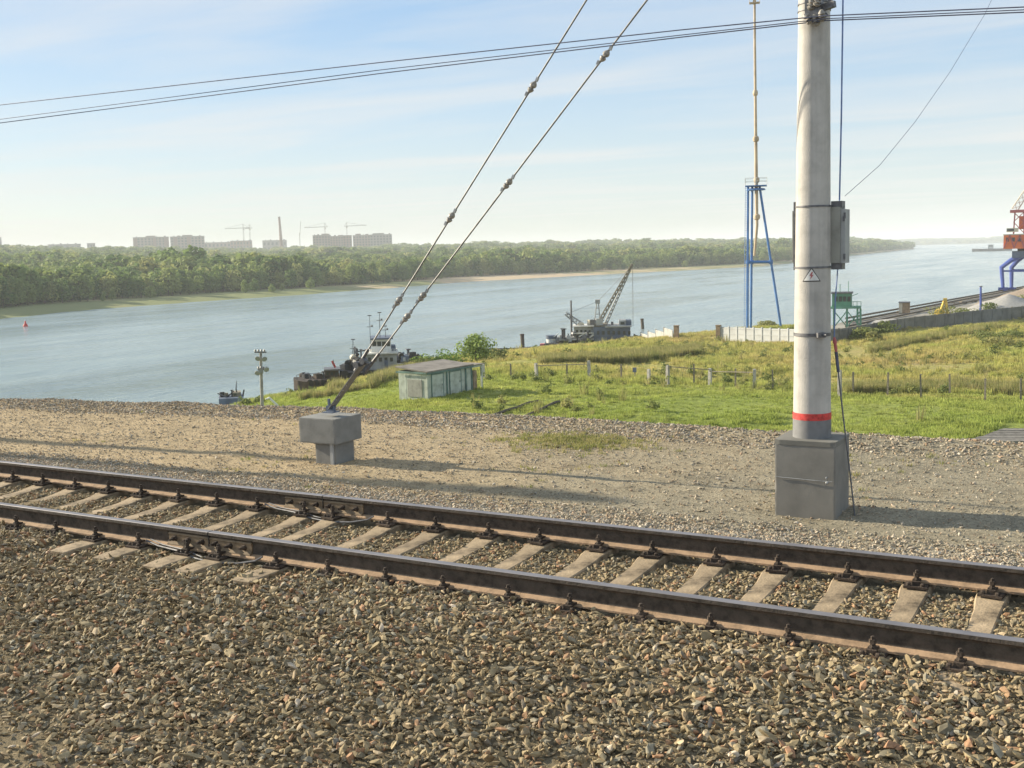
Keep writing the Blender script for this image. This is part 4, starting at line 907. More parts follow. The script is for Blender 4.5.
# grass tufts and reeds as scattered instances
def tuft_mesh(seed, nb, h, sp, wb, m, lean_=.35):
    q = random.Random(seed); mb_ = MB()
    for i in range(nb):
        a = q.uniform(0, 6.28); r_ = sp * q.random(); x, y = r_ * math.cos(a), r_ * math.sin(a); hh = h * q.uniform(.5, 1.1); b = q.uniform(0, 3.14); ln = lean_ * q.uniform(.2, 1); dx, dy = math.cos(a) * ln * hh, math.sin(a) * ln * hh
        wx, wy = wb * math.cos(b), wb * math.sin(b); mb_.add([(x - wx, y - wy, 0), (x + wx, y + wy, 0), (x + dx * .4 + wx * .7, y + dy * .4 + wy * .7, hh * .6), (x + dx * .4 - wx * .7, y + dy * .4 - wy * .7, hh * .6), (x + dx, y + dy, hh)], [(0, 1, 2, 3), (3, 2, 4)])
    return mb_.mesh('tuft', M[m])
tufts = [tuft_mesh(i, 26, .26, .34, .022, 'tuft') for i in range(5)]
tall = [tuft_mesh(40 + i, 30, .55, .4, .025, 'tuft') for i in range(4)]
reeds = [tuft_mesh(60 + i, 30, 1.25, .5, .03, 'reed', .2) for i in range(4)]
pts = []; idx = []; scl = []
n = 150000; Yr = 40 + 165 * rs.rand(n) ** 1.15; ang = rs.rand(n); Xr = -Yr * 1.15 + ang * (Yr * 1.15 + 6)
P2 = np.c_[Xr, Yr]; d, s_ = seg_dist(P2, SH); dw, sw = seg_dist(P2, WL); ok = (d * s_ > 1.2) & ~((sw < 0) & (Yr > 148) & (Xr > -48)); ok &= ~((Xr > -9.5) & (Yr > 57) & (Yr < 70) & (Xr > -8 - (Yr - 57) * -.2 - 1))
P2 = P2[ok]; Z2 = meadow_z(P2)
fieldy = P2[:, 1] > 86
patch = np.array([noise.noise(Vector((x * .09, y * .09, 11))) for x, y in P2])
keep = rs.rand(len(P2)) < np.where(fieldy, .55 + patch, .6 + .6 * patch)
P2, Z2, fieldy, patch = P2[keep], Z2[keep], fieldy[keep], patch[keep]; n = len(P2)
isT = (fieldy & (rs.rand(n) < .6 + patch)); idx = np.where(isT, 5 + rs.randint(0, 4, n), rs.randint(0, 5, n)); sc_ = rs.uniform(.5, 1.05, n) * (1 + .5 * patch)
o = gn_scatter('meadow_grass', np.c_[P2, Z2 - .02], np.c_[np.zeros(n), np.zeros(n), rs.rand(n) * 6.28], np.c_[sc_, sc_, sc_], idx, tufts + tall)
tag(o, 'green and straw coloured grass tufts covering the meadow', 'grass')
# reed beds
rp = []
def bed(poly_px, n_, hs=1.):
    for _ in range(n_):
        t = rnd.random(); k = t * (len(poly_px) - 1); i = min(int(k), len(poly_px) - 2); f = k - i
        x = poly_px[i][0] * (1 - f) + poly_px[i + 1][0] * f; y = poly_px[i][1] * (1 - f) + poly_px[i + 1][1] * f + rnd.uniform(-1, 1) * (poly_px[i][2])
        z = -10.6
        for _k in range(4): p = G(x, y, z); z = mz1(p.x, p.y)
        s1 = rnd.uniform(.7, 1.2) * hs; rp.append((p.x, p.y, z, s1))
bed([(540, 364, 3), (600, 362, 4), (650, 358, 4), (700, 353, 2)], 2300, .8)
bed([(372, 388, 2), (385, 382, 4), (400, 375, 4), (430, 370, 2)], 420, 1.0)
bed([(333, 394, 1), (341, 391, 1)], 26, 1.1)
bed([(300, 399, 1), (330, 396, 1), (370, 388, 1.5)], 180, .6)
bed([(845, 392, 3), (900, 392, 4), (960, 390, 4), (1040, 394, 5)], 1500, .62)
bed([(870, 352, 2), (940, 338, 2), (1030, 322, 2)], 700, .7)
rp = np.array(rp); n = len(rp)
o = gn_scatter('reeds', rp[:, :3], np.c_[np.zeros(n), np.zeros(n), rs.rand(n) * 6.28], np.c_[rp[:, 3], rp[:, 3], rp[:, 3]], rs.randint(0, 4, n), reeds)
tag(o, 'tall yellowish reeds and dry weeds along the shore and the field fence', 'reeds')
# scattered weeds standing in the field
wm = [tree_mesh(200 + i, .75, .42, 5, 110, .085, False, 'weed') for i in range(3)] + [tuft_mesh(210 + i, 22, .95, .22, .02, 'reed', .25) for i in range(3)]
wp = []
while len(wp) < 620:
    y = rnd.uniform(62, 165); x = rnd.uniform(-y * 1.0, 4)
    if noise.noise(Vector((x * .07, y * .07, 30))) + (.10 if y > 82 else -.32) < rnd.uniform(-.1, .35): continue
    d_, s_ = seg_dist(np.array([(x, y)]), SH); dw_, sw_ = seg_dist(np.array([(x, y)]), WL)
    if d_[0] * s_[0] < 4 or (sw_[0] < 0 and y > 146) or (abs(x + 45) < 5 and abs(y - 70) < 6): continue
    wp.append((x, y, mz1(x, y) - .03, rnd.uniform(.6, 1.35)))
wp = np.array(wp); n = len(wp)
tag(gn_scatter('field_weeds', wp[:, :3], np.c_[np.zeros(n), np.zeros(n), rs.rand(n) * 6.28], wp[:, 3:4] * np.ones((1, 3)), rs.randint(0, 6, n), wm), 'scattered weeds and dry stalks standing in the field', 'weeds')
# sparse grass on the gravel path
gp_ = []
for _ in range(900):
    if rnd.random() < .6: p = G(rnd.gauss(575, 38), rnd.gauss(442, 4.5), -.42)
    else:
        p = G(rnd.uniform(60, 1000), rnd.uniform(412, 500), -.42)
        if noise.noise(Vector((p.x * .5, p.y * .5, 20))) < .12: continue
    if 10.2 < p.y < edgeY(p.x) - .2: gp_.append((p.x, p.y, form_z(p.x, p.y), rnd.uniform(.12, .3)))
gp_ = np.array(gp_); n = len(gp_); pt = [tuft_mesh(80 + i, 14, .3, .4, .02, 'reed') for i in range(3)]
tag(gn_scatter('path_grass', gp_[:, :3], np.c_[np.zeros(n), np.zeros(n), rs.rand(n) * 6.28], np.c_[gp_[:, 3]] * np.ones((1, 3)) * [1, 1, .7], rs.randint(0, 3, n), pt), 'sparse yellowish grass growing through the gravel path', 'grass')

# ------------------------------------------------------------------ BLUE TOWER WITH ITS MAST
T = Site('lattice_tower', 762, 328, -10.9, 'tall blue three-legged tower carrying an ochre and white mast, behind the white wall', 'tower')
def tb(par, name, mm, *segs, n=8, smooth=True):
    q = MB()
    for a, b, r_ in segs: q.path([a, b], r_, n)
    return q.build(name, M[mm], par, smooth=smooth)
lg = [((747.5, 331, 0), (748, 186, 0)), ((750.8, 331, 3.2), (752.3, 186, .7)), ((781.5, 331, 1.2), (759.5, 186, .4))]
tops = []
for (a, b) in lg: tb(T.e, 'leg', 'blue', (T.L(*a), T.L(*b), .19))
# platform with rails
q = MB(); c = T.L(756, 186, .4); q.box(c, (3.4, 2.6, .16)); q.lathe([(1.5, .2), (1.5, .35), (1.3, .5)], c - Vector((0, 0, .9)), 8); pf = q.build('platform', M['blue'], T.e)
q = MB(); c = T.L(756, 184.5, .4)
for sx in (-1.7, 0, 1.7):
    for sy in (-1.3, 1.3): q.path([c + Vector((sx, sy, 0)), c + Vector((sx, sy, 1.0))], .035, 5)
for sy in (-1.3, 1.3):
    for zz in (.5, 1.): q.path([c + Vector((-1.7, sy, zz)), c + Vector((1.7, sy, zz))], .03, 5)
q.build('guard_rail', M['offwhite'], pf)
q = MB(); r1 = [T.L(747.8, 262, 0), T.L(751.5, 262, 1.9), T.L(770.8, 262, .8)]
for i in range(3): q.path([r1[i], r1[(i + 1) % 3]], .22, 8)
q.build('ring_beam', M['blue'], T.e, smooth=True)
q = MB()
for p_ in r1: q.lathe([(.34, -.3), (.34, .3)], p_, 8)
q.build('joint_collar', M['blue'], T.e)
q = MB(); x0 = 745.3
for dx in (-.16, .16): q.path([T.L(745.0, 330, -.4) + Vector((dx, 0, 0)), T.L(746.4, 186, -.4) + Vector((dx, 0, 0))], .035, 4)
for i in range(62):
    f = i / 62; p_ = T.L(745.0, 330, -.4).lerp(T.L(746.4, 186, -.4), f); q.path([p_ - Vector((.16, 0, 0)), p_ + Vector((.16, 0, 0))], .022, 4)
q.build('ladder', M['blue'], T.e)
q = MB(); pt_ = [T.L(754.4, -40, .4), T.L(754.8, 40, .4), T.L(755.6, 120, .4), T.L(756.3, 186, .4), T.L(757, 225, .4), T.L(754.5, 256, .4)]
q.path(pt_, [.17, .20, .24, .30, .24, .20], 10); ms_ = q.build('mast', M['mastpaint'], T.e, smooth=True)
for (x, y, r_) in ((755.3, 93, .36), (755.9, 139, .44), (756.6, 180, .42), (756.9, 217, .46)):
    q = MB(); q.lathe([(.2, -.5), (r_, -.35), (r_ * 1.15, 0), (r_, .35), (.2, .5)], T.L(x, y, .4), 10); q.build('mast_joint', M['mastpaint'], ms_, smooth=True)
q = MB(); c = T.L(754.5, 3, .4); q.box(c, (1.6, 1.2, .12)); q.box(c + Vector((0, 0, .5)), (.5, .5, .8))
for sx in (-.8, .8):
    for sy in (-.6, .6): q.path([c + Vector((sx, sy, 0)), c + Vector((sx, sy, .8))], .04, 4)
q.build('top_platform', M['mastpaint'], ms_)

# ------------------------------------------------------------------ VESSELS
def hull(S, mb_, x0, x1, yb, yt, d0, d1, bow=0, bowr=0, shear=0):
    a = S.L(x0, yb, (d0 + d1) / 2); b = S.L(x1, yb, (d0 + d1) / 2); zt = S.L((x0 + x1) / 2, yt, (d0 + d1) / 2).z; zb_ = a.z - .4
    L_ = b.x - a.x; vs = []; N_ = 12; prof = []
    for i in range(N_ + 1):
        f = i / N_; wv = 1.
        if bow and f < .25: wv = .35 + .65 * math.sin(f / .25 * math.pi / 2)
        if bowr and f > .75: wv = .35 + .65 * math.sin((1 - f) / .25 * math.pi / 2)
        x = a.x + L_ * f; yc = (d0 + d1) / 2 + shear * (f - .5); h = (d1 - d0) / 2 * wv; rise = .18 * (zt - zb_) * ((1 - f / .3) ** 2 if bow and f < .3 else 0)
        vs += [(x + (.06 * L_ if bow and i == 0 else 0), yc - h * .8, zb_), (x, yc - h, zb_ + (zt - zb_) * .45), (x, yc - h, zt + rise), (x, yc + h, zt + rise), (x, yc + h, zb_ + (zt - zb_) * .45), (x, yc + h * .8, zb_)]
    fs = [(i * 6 + k, i * 6 + (k + 1) % 6, (i + 1) * 6 + (k + 1) % 6, (i + 1) * 6 + k) for i in range(N_) for k in range(6)] + [(0, 1, 2, 3, 4, 5), tuple(N_ * 6 + k for k in range(6))[::-1]]
    mb_.add(vs, fs); return zt
def clutter(S, par, x0, x1, y0, y1, d0, d1, n, sz, mats_, seed, name='deck_gear'):
    q = random.Random(seed)
    for i in range(n):
        x = q.uniform(x0, x1); y = q.uniform(y0, y1); dd = q.uniform(d0, d1); c = S.L(x, y, dd); m_ = MB(); t = i % 4; s_ = sz * q.uniform(.6, 1.4)
        if t == 0: m_.box(c, (s_, s_ * .8, s_), (0, 0, q.random()))
        elif t == 1: m_.lathe([(s_ * .25, -.4 * s_), (s_ * .5, -.3 * s_), (s_ * .5, .3 * s_), (s_ * .25, .4 * s_)], c, 10, axis=(q.uniform(-1, 1), 1, .2))
        elif t == 2: m_.path([c - Vector((s_ * .7, 0, s_ * .4)), c + Vector((s_ * .7, .2, s_ * q.uniform(-.2, .7)))], s_ * .14, 6)
        else: m_.path([c - Vector((0, 0, s_ * .6)), c + Vector((0, 0, s_ * .8))], s_ * .16, 6); m_.lathe([(s_ * .3, 0), (s_ * .3, s_ * .12)], c + Vector((0, 0, s_ * .7)), 8)
        m_.build(name, M[mats_[i % len(mats_)]], par)
# low dark barge with a red and white flag
B = Site('barge', 318, 390, WATER, 'low dark barge with cluttered deck and a small red flag, bow towards the left', 'barge')
q = MB(); zt = hull(B, q, 294.5, 348, 389, 377.5, -3, 3, bow=1, shear=4); q.build('hull', M['rusthull'], B.e)
q = MB(); a = B.L(297, 378, 0); b = B.L(346, 378, 3)
for i in range(9):
    p_ = a.lerp(b, i / 8); q.path([Vector((p_.x, p_.y - 2.4, zt)), Vector((p_.x, p_.y - 2.4, zt + .7))], .035, 5)
q.path([Vector((a.x, a.y - 2.4, zt + .7)), Vector((b.x, b.y - 2.4, zt + .7))], .03, 5); q.build('deck_rail', M['steel'], B.e)
for i in range(8):
    x = 298 + i * 6; c = B.L(x, 383, -2.9 + (x - 321) / 54 * 4 if x > 306 else -2.2); m_ = MB(); m_.lathe([(.18, -.16), (.42, -.12), (.42, .12), (.18, .16)], c, 12, axis=(0, 1, 0)); m_.build('tyre_fender', M['black'], B.e, smooth=True)
clutter(B, B.e, 300, 324, 375.5, 378, -1.5, 1.5, 14, .7, ('darkhull', 'rusthull', 'steel'), 3)
q = MB(); B.box(q, 325, 370.5, 339, 378, -1.2, 1.2); cb_ = q.build('deck_house', M['rusthull'], B.e)
q = MB(); B.box(q, 324, 369.3, 340.5, 370.7, -1.6, 1.6); q.build('house_roof', M['steel'], cb_)
for x in (327.5, 332, 336.5): q = MB(); B.box(q, x - 1.2, 372.2, x + 1.2, 374.8, -1.26, -1.18); q.build('window', M['glassdark'], cb_)
q = MB(); q.path([B.L(334.6, 370, 0), B.L(333.2, 359.5, 0)], .035, 5); fl = q.build('flag_pole', M['steel'], B.e)
q = MB(); f0 = B.L(333.1, 360.5, 0); f1 = B.L(334.4, 368, 0); q.add([f0, f0 + Vector((-.25, .02, -.1)), f1 + Vector((-.15, .05, .3)), f1, f0 + Vector((.12, .1, -.25)), f1 + Vector((.22, .1, .1))], [(0, 1, 2, 3), (0, 3, 5, 4)]); q.build('flag', M['red'], fl)
# pusher tug
U = Site('tugboat', 372, 384, WATER, 'dark hulled pusher tug with a white wheelhouse and three thin masts, moored at the shore', 'tugboat')
q = MB(); zt = hull(U, q, 341, 402, 386, 369, -2.6, 3.2, bow=1, shear=6); q.build('hull', M['darkhull'], U.e)
for i in range(9):
    x = 345 + i * 6; m_ = MB(); m_.lathe([(.2, -.18), (.48, -.14), (.48, .14), (.2, .18)], U.L(x, 374 + (i % 2) * 2, -2.7 + (x - 371) / 61 * 6), 12, axis=(0, 1, 0)); m_.build('tyre_fender', M['black'], U.e, smooth=True)
q = MB(); U.box(q, 366, 354, 397, 369.5, -1, 4.5); dk = q.build('deck_house', M['palegrey'], U.e)
for x in (369.5, 375, 380.5, 386, 391.5): q = MB(); U.box(q, x - 1.5, 357.5, x + 1.5, 361.5, -1.06, -.97); q.build('window', M['glassdark'], dk)
q = MB(); U.box(q, 384.5, 360, 388, 369, -1.08, -.97); q.build('door', M['bluegrey'], dk)
q = MB(); U.box(q, 364.5, 353, 398.5, 354.3, -1.5, 5); q.build('boat_deck', M['offwhite'], dk)
q = MB(); U.box(q, 371.5, 339.5, 391, 353.3, 0, 4); wh = q.build('wheelhouse', M['white'], U.e)
for x, w_ in ((374.3, 2.0), (379.2, 2.0), (384, 2.0), (388.4, 1.6)): q = MB(); U.box(q, x - w_, 341.6, x + w_, 346.2, -.05, .05); q.build('window', M['glassdark'], wh)
q = MB(); U.box(q, 370, 338.1, 393, 339.6, -.6, 4.6); q.build('wheelhouse_roof', M['bluegrey'], wh)
q = MB(); U.box(q, 391.2, 346, 395.8, 353.4, .5, 3.2); q.build('funnel', M['bluegrey'], U.e)
q = MB()
for x in np.linspace(366, 397, 12): q.path([U.L(x, 353, -1.4), U.L(x, 348.8, -1.4)], .03, 4)
for yy_ in (349, 351): q.path([U.L(366, yy_, -1.4), U.L(397, yy_, -1.4)], .025, 4)
q.build('guard_rail', M['offwhite'], U.e)
for (x0, y0, x1, y1, r_) in ((370.8, 353, 369.5, 315.5, .05), (380, 339, 379.4, 312.5, .06), (385.8, 339, 385, 326, .05), (352.6, 369, 353, 339.5, .07)):
    q = MB(); q.path([U.L(x0, y0, 1), U.L(x1, y1, 1)], [r_, r_ * .6], 6); t = U.L(x1, y1, 1); q.box(t, (.5, .12, .12)); t2 = U.L(x1 + (x0 - x1) * .3, y1 + (y0 - y1) * .3, 1); q.box(t2, (.8, .06, .06)); q.lathe([(.12, 0), (.12, .22)], t2 + Vector((.25, 0, 0)), 6); q.build('signal_mast', M['steel'], U.e)
clutter(U, U.e, 344, 366, 362, 369, -1.5, 2.5, 22, .9, ('darkhull', 'black', 'offwhite', 'rusthull'), 5)
clutter(U, U.e, 352, 370, 352, 361, 0, 2, 12, .7, ('darkhull', 'cream', 'black', 'steel'), 8)
q = MB()
for x in (356, 364): q.path([U.L(x, 369, 1), U.L(x + 1.5, 349, 1)], .09, 6)
q.path([U.L(355, 352, 1), U.L(367, 350, 1)], .09, 6); q.build('towing_frame', M['darkhull'], U.e)
# work pontoon right of the tug
W = Site('pontoon', 418, 366, WATER, 'work pontoon with dark winches and pale boxes between the tug and the shed roof', 'pontoon')
q = MB(); hull(W, q, 394, 442, 368, 361.5, 0, 5, shear=2); q.build('hull', M['bluegrey'], W.e)
clutter(W, W.e, 396, 423, 354, 361.5, 1, 3, 22, .95, ('darkhull', 'black', 'bluegrey', 'steel'), 11)
q = MB(); W.box(q, 401, 356, 409, 362, .6, 3); bxx = q.build('winch_house', M['bluegrey'], W.e); q = MB(); W.box(q, 403, 357.5, 405.5, 361, .53, .61); q.build('door', M['palegrey'], bxx)
# long low moored barge left of the dredger
K = Site('barge', 520, 357, WATER, 'long low black barge lying between the round bush and the dredger', 'barge')
q = MB(); hull(K, q, 470, 562, 358, 349.5, 0, 7, shear=6); q.build('hull', M['darkhull'], K.e)
q = MB()
for i in range(14):
    p_ = K.L(472, 349.3, 3.5).lerp(K.L(560, 349.3, 5), i / 13); q.box((p_.x, p_.y - 2, p_.z + .02), (.25, .25, .3))
q.path([K.L(471, 348.8, .5), K.L(560, 348.8, 2)], .10, 6); q.build('bollard_row', M['rusthull'], K.e)
# dredger with crane jib
Dg = Site('dredger', 600, 347, WATER, 'grey floating dredger with a long raised twin jib moored behind the reeds', 'dredger')
q = MB(); hull(Dg, q, 546, 632, 350, 340.5, 0, 9, shear=1); q.build('hull', M['darkhull'], Dg.e)
q = MB(); Dg.box(q, 593.5, 327, 630.5, 341, 1.2, 7.5); h_ = q.build('machinery_house', M['bluegrey'], Dg.e)
for x in np.arange(597, 629, 5.2): q = MB(); Dg.box(q, x, 331, x + 2.4, 334.5, 1.12, 1.22); q.build('window', M['glassdark'], h_)
q = MB(); Dg.box(q, 605, 326, 631.5, 327.3, .8, 7.9); q.build('house_roof', M['palegrey'], h_)
q = MB(); Dg.box(q, 619, 320.5, 626, 327, 2, 6); u_ = q.build('upper_cabin', M['palegrey'], Dg.e)
q = MB(); Dg.box(q, 626.3, 320.3, 631.5, 327, 2, 5); q.build('upper_cabin', M['bluegrey'], Dg.e)
q = MB(); Dg.box(q, 620.5, 322, 624.5, 324.5, 1.93, 2.03); q.build('window', M['glassdark'], u_)
q = MB(); Dg.box(q, 611, 322, 613.5, 327.2, 3, 4.5); q.build('vent_stack', M['steel'], Dg.e)
q = MB(); Dg.box(q, 574, 327, 593.3, 340.8, 2, 6.5); h2 = q.build('winch_house', M['palegrey'], Dg.e)
for x in np.arange(576, 592, 4.2):
    for y in (330, 335.5): q = MB(); Dg.box(q, x, y, x + 2.1, y + 2.4, 1.93, 2.03); q.build('window', M['glassdark'], h2)
for y in (326.6, 333.5, 339.5): q = MB(); Dg.box(q, 572.5, y - .5, 594, y + .2, 1.0, 7); q.build('deck_edge', M['offwhite'], h2)
q = MB(); Dg.box(q, 555, 337.5, 575, 341, 1.5, 6); q.build('low_deckhouse', M['palegrey'], Dg.e)
q = MB(); c = Dg.L(551.7, 349, 2); tz = Dg.L(551.7, 338.5, 2).z; q.lathe([(.85, c.z), (.85, tz)], (c.x, 2, 0), 14); fn_ = q.build('funnel', M['offwhite'], Dg.e, smooth=True)
q = MB(); tz2 = Dg.L(551.7, 335.2, 2).z; q.lathe([(.98, tz), (.98, tz2)], (c.x, 2, 0), 14); q.build('funnel_cap', M['bluegrey'], fn_, smooth=True)
q = MB(); Dg.box(q, 540, 344, 546, 351, 1.5, 3); Dg.box(q, 556.3, 343.5, 559, 347.5, 1.2, 2); q.build('deck_box', M['pinkred'], Dg.e)
# jib: two lattice booms
def lattice(par, S, a, b, w0, w1, nseg, r_, mm, name='jib'):
    q = MB(); A_, B_2 = S.L(*a), S.L(*b); ax = (B_2 - A_).normalized(); sd_ = Vector((0, 1, 0)); nn = ax.cross(sd_).normalized(); cs = []
    for i in range(nseg + 1):
        f = i / nseg; wv = w0 + (w1 - w0) * f; c = A_.lerp(B_2, f); cs.append([c + sd_ * wv * s1 + nn * wv * s2 for s1, s2 in ((-1, -1), (1, -1), (1, 1), (-1, 1))])
    for k in range(4): q.path([cs[0][k], cs[-1][k]], r_, 5)
    for i in range(nseg):
        for k in range(4): q.path([cs[i][k], cs[i + 1][(k + 1) % 4]], r_ * .6, 4)
    return q.build(name, M[mm], par)
lattice(Dg.e, Dg, (596, 327.5, 2.2), (632.5, 264, 2.8), .26, .12, 16, .10, 'wood')
lattice(Dg.e, Dg, (604, 327.5, 5.5), (632.5, 264, 3.4), .24, .12, 16, .09, 'palegrey')
lattice(Dg.e, Dg, (581, 325, 3.5), (565.5, 313.5, 3.5), .42, .22, 5, .11, 'palegrey', 'rear_arm')
q = MB(); Dg.box(q, 588, 324.5, 607, 327.3, 1.8, 6.5); q.build('jib_seat', M['wood'], Dg.e)
q = MB()
for x0, x1 in ((594, 596.8), (600.5, 598.4)):
    for dd in (3, 4.6): q.path([Dg.L(x0, 326, dd), Dg.L(x1, 302, 3.8)], .11, 6)
for y in (320, 314, 308): q.path([Dg.L(594.5 + (326 - y) * .1, y, 3), Dg.L(600 - (326 - y) * .09, y, 3)], .07, 5)
q.box(Dg.L(597.6, 301.5, 3.8), (.8, 1.9, .7)); q.build('gantry_frame', M['palegrey'], Dg.e)
q = MB(); q.path([Dg.L(597.6, 301.5, 3.8), Dg.L(632, 265.5, 3)], .03, 4); q.path([Dg.L(597.6, 301.5, 3.8), Dg.L(567, 314, 3.5)], .03, 4)
for x in (632.3, 633.6): q.path([Dg.L(632.5, 265.5, 3), Dg.L(x, 326, 3)], .02, 4)
q.build('hoist_rope', M['steel'], Dg.e)
q = MB(); q.path([Dg.L(571.6, 341, 3), Dg.L(571, 300.5, 3)], [.2, .14], 8); q.build('spud_mast', M['steel'], Dg.e, smooth=True)
clutter(Dg, Dg.e, 556, 592, 333, 340, .5, 1.5, 20, .9, ('palegrey', 'steel', 'offwhite', 'darkhull'), 21)
clutter(Dg, Dg.e, 578, 600, 321, 327, 2, 5, 10, .8, ('palegrey', 'cream', 'steel'), 22)
for x, yb, yt, lab in ((523.3, 352.5, 335, 'dark mooring pile by the long black barge'), (643.2, 329, 319.5, 'dark leaning mooring pile right of the dredger'), (560.6, 350, 344, 'short dark pile in front of the dredger')):
    s1 = Site('mooring_pile', x, yb, WATER, lab, 'pile'); q = MB(); q.path([s1.L(x, yb, 0) - Vector((0, 0, 1.5)), s1.L(x - 1.2, yt, 0)], .32, 9); q.build('pile_shaft', M['darkwood'], s1.e, smooth=True)
    q = MB(); q.lathe([(.36, 0), (.36, .18)], s1.L(x - 1.2, yt, 0), 9); q.build('pile_cap', M['rusthull'], s1.e)
# small boat by the lamp pole
V = Site('small_boat', 232, 404, WATER, 'small grey work boat seen end on, left of the lamp pole', 'boat')
q = MB(); hull(V, q, 219.5, 244, 408, 396, -1.2, 3, bow=0); q.build('hull', M['bluegrey'], V.e)
q = MB(); V.box(q, 232, 392.5, 241, 397, 0, 2); ch_ = q.build('cabin', M['wood'], V.e); q = MB(); V.box(q, 233.5, 393.5, 236.5, 395.5, -.05, .05); q.build('window', M['glassdark'], ch_)
q = MB(); q.path([V.L(237.6, 397, .5), V.L(236, 389, .5), V.L(236.6, 380.5, .5)], [.10, .08, .02], 6); q.build('davit', M['darkhull'], V.e)
q = MB(); V.box(q, 220, 404.5, 243.5, 406, -1.4, -1.15); q.build('white_stripe', M['offwhite'], V.e)
q = MB(); q.path([V.L(217.5, 393.3, 0), V.L(226, 397, 0)], .07, 5); q.path([V.L(244, 389.5, 1), V.L(242, 402, 1)], .09, 5); q.build('boom', M['steel'], V.e)
clutter(V, V.e, 222, 232, 394, 397, 0, 1.5, 7, .45, ('darkhull', 'wood', 'palegrey'), 31)
# lamp pole
Lp = Site('lamp_pole', 262.3, 417, -8.6, 'slim concrete pole with insulator arms and lamps standing at the water, left', 'pole')
q = MB(); q.path([Lp.L(262.6, 420, 0), Lp.L(260.6, 353, 0)], [.135, .10], 10); q.build('pole_shaft', M['postc'], Lp.e, smooth=True)
for y, x0, x1 in ((352.2, 254.5, 266.5), (369.3, 257.5, 268.5)):
    q = MB(); q.bar(Lp.L(x0, y, -.15), Lp.L(x1, y, -.15), .09, .1); arm = q.build('cross_arm', M['steel'], Lp.e)
    for i in range(4): q = MB(); q.lathe([(.03, 0), (.07, .03), (.05, .08), (.08, .12), (.03, .2)], Lp.L(x0 + (x1 - x0) * (i + .3) / 4, y, -.15), 8); q.build('insulator', M['porcelain'], arm, smooth=True)
for x, y in ((258.5, 357), (263.5, 357.5), (258.2, 371.5), (265.5, 368)):
    q = MB(); q.lathe([(.05, 0), (.10, .08), (.20, .22), (.19, .25)], Lp.L(x, y, -.2), 10, axis=(.3 if x > 261 else -.3, -1, -.5)); q.build('lamp_head', M['palegrey'], Lp.e, smooth=True)
q = MB(); Lp.box(q, 258.2, 368.5, 263.2, 373.2, -.35, -.12); q.build('junction_box', M['boxgrey'], Lp.e)
q = MB(); s1 = Site('pipe', 275, 403, -10.6, 'white bent pipe end sticking out of the grass right of the lamp pole', 'pipe'); q.path([s1.L(280, 408, 0), s1.L(272.5, 401, 0), s1.L(269, 397.8, 0), s1.L(267, 399.3, 0)], .11, 8); q.build('pipe_body', M['white'], s1.e, smooth=True)
q = MB(); q.lathe([(.15, 0), (.15, .1)], s1.L(267, 399.3, 0), 8); q.build('pipe_collar', M['offwhite'], s1.e)
# river buoy
s1 = Site('buoy', 25.6, 326.5, WATER, 'small red channel buoy on the river near the left edge', 'buoy'); q = MB(); q.lathe([(.5, -.4), (.65, .1), (.55, .4), (.25, .9), (.2, 1.4), (.05, 1.6)], (0, 0, 0), 12); q.build('float', M['red'], s1.e, smooth=True); q = MB(); q.lathe([(.12, 1.5), (.14, 1.8)], (0, 0, 0), 8); q.build('beacon', M['white'], s1.e)
# far barge on the river at the right
s1 = Site('barge', 987, 251.2, WATER, 'long dark barge far out on the river beside the crane', 'barge'); q = MB(); hull(s1, q, 972, 1012, 251.3, 248.6, -6, 6, bow=1); q.build('hull', M['darkhull'], s1.e)
q = MB(); s1.box(q, 988, 244.5, 993.5, 248.7, -3, 3); hq = q.build('deck_house', M['offwhite'], s1.e); q = MB(); s1.box(q, 988.6, 245.3, 993, 246.5, -3.2, -2.95); q.build('window', M['glassdark'], hq)

# ------------------------------------------------------------------ QUAY THINGS
Q = -11.6
# timber fenders and rails of the quay: long dark beams
for (pts_, lab) in (([(846, 326.5), (900, 315.5), (960, 303.5), (1030, 289.5)], 'long dark quay rail nearest to the wall'), ([(846, 322), (900, 311.5), (960, 300.2), (1030, 287)], 'long dark quay rail in the middle of the quay'), ([(846, 318.2), (900, 308.6), (960, 298), (1030, 285.4)], 'long dark timber along the outer edge of the quay')):
    P_ = [G(x, y, Q + .25) for x, y in pts_]; q = MB(); q.path([p - P_[0] for p in P_], .2, 6); tag(q.build('quay_beam', M['darkwood'], None, loc=P_[0]), lab, 'beam')
s1 = Site('concrete_block', 905, 313.3, Q, 'brown and pale square block standing on the quay', 'block'); q = MB(); s1.box(q, 902.3, 302.8, 910, 313, -.5, 2.4); q.build('dark_half', M['wallbrown'], s1.e); q = MB(); s1.box(q, 898.8, 303.2, 902.2, 313.2, -.6, 2.2); q.build('pale_half', M['cream'], s1.e); q = MB(); s1.box(q, 898.5, 302.2, 910.4, 303.0, -.8, 2.6); q.build('lid', M['steel'], s1.e)
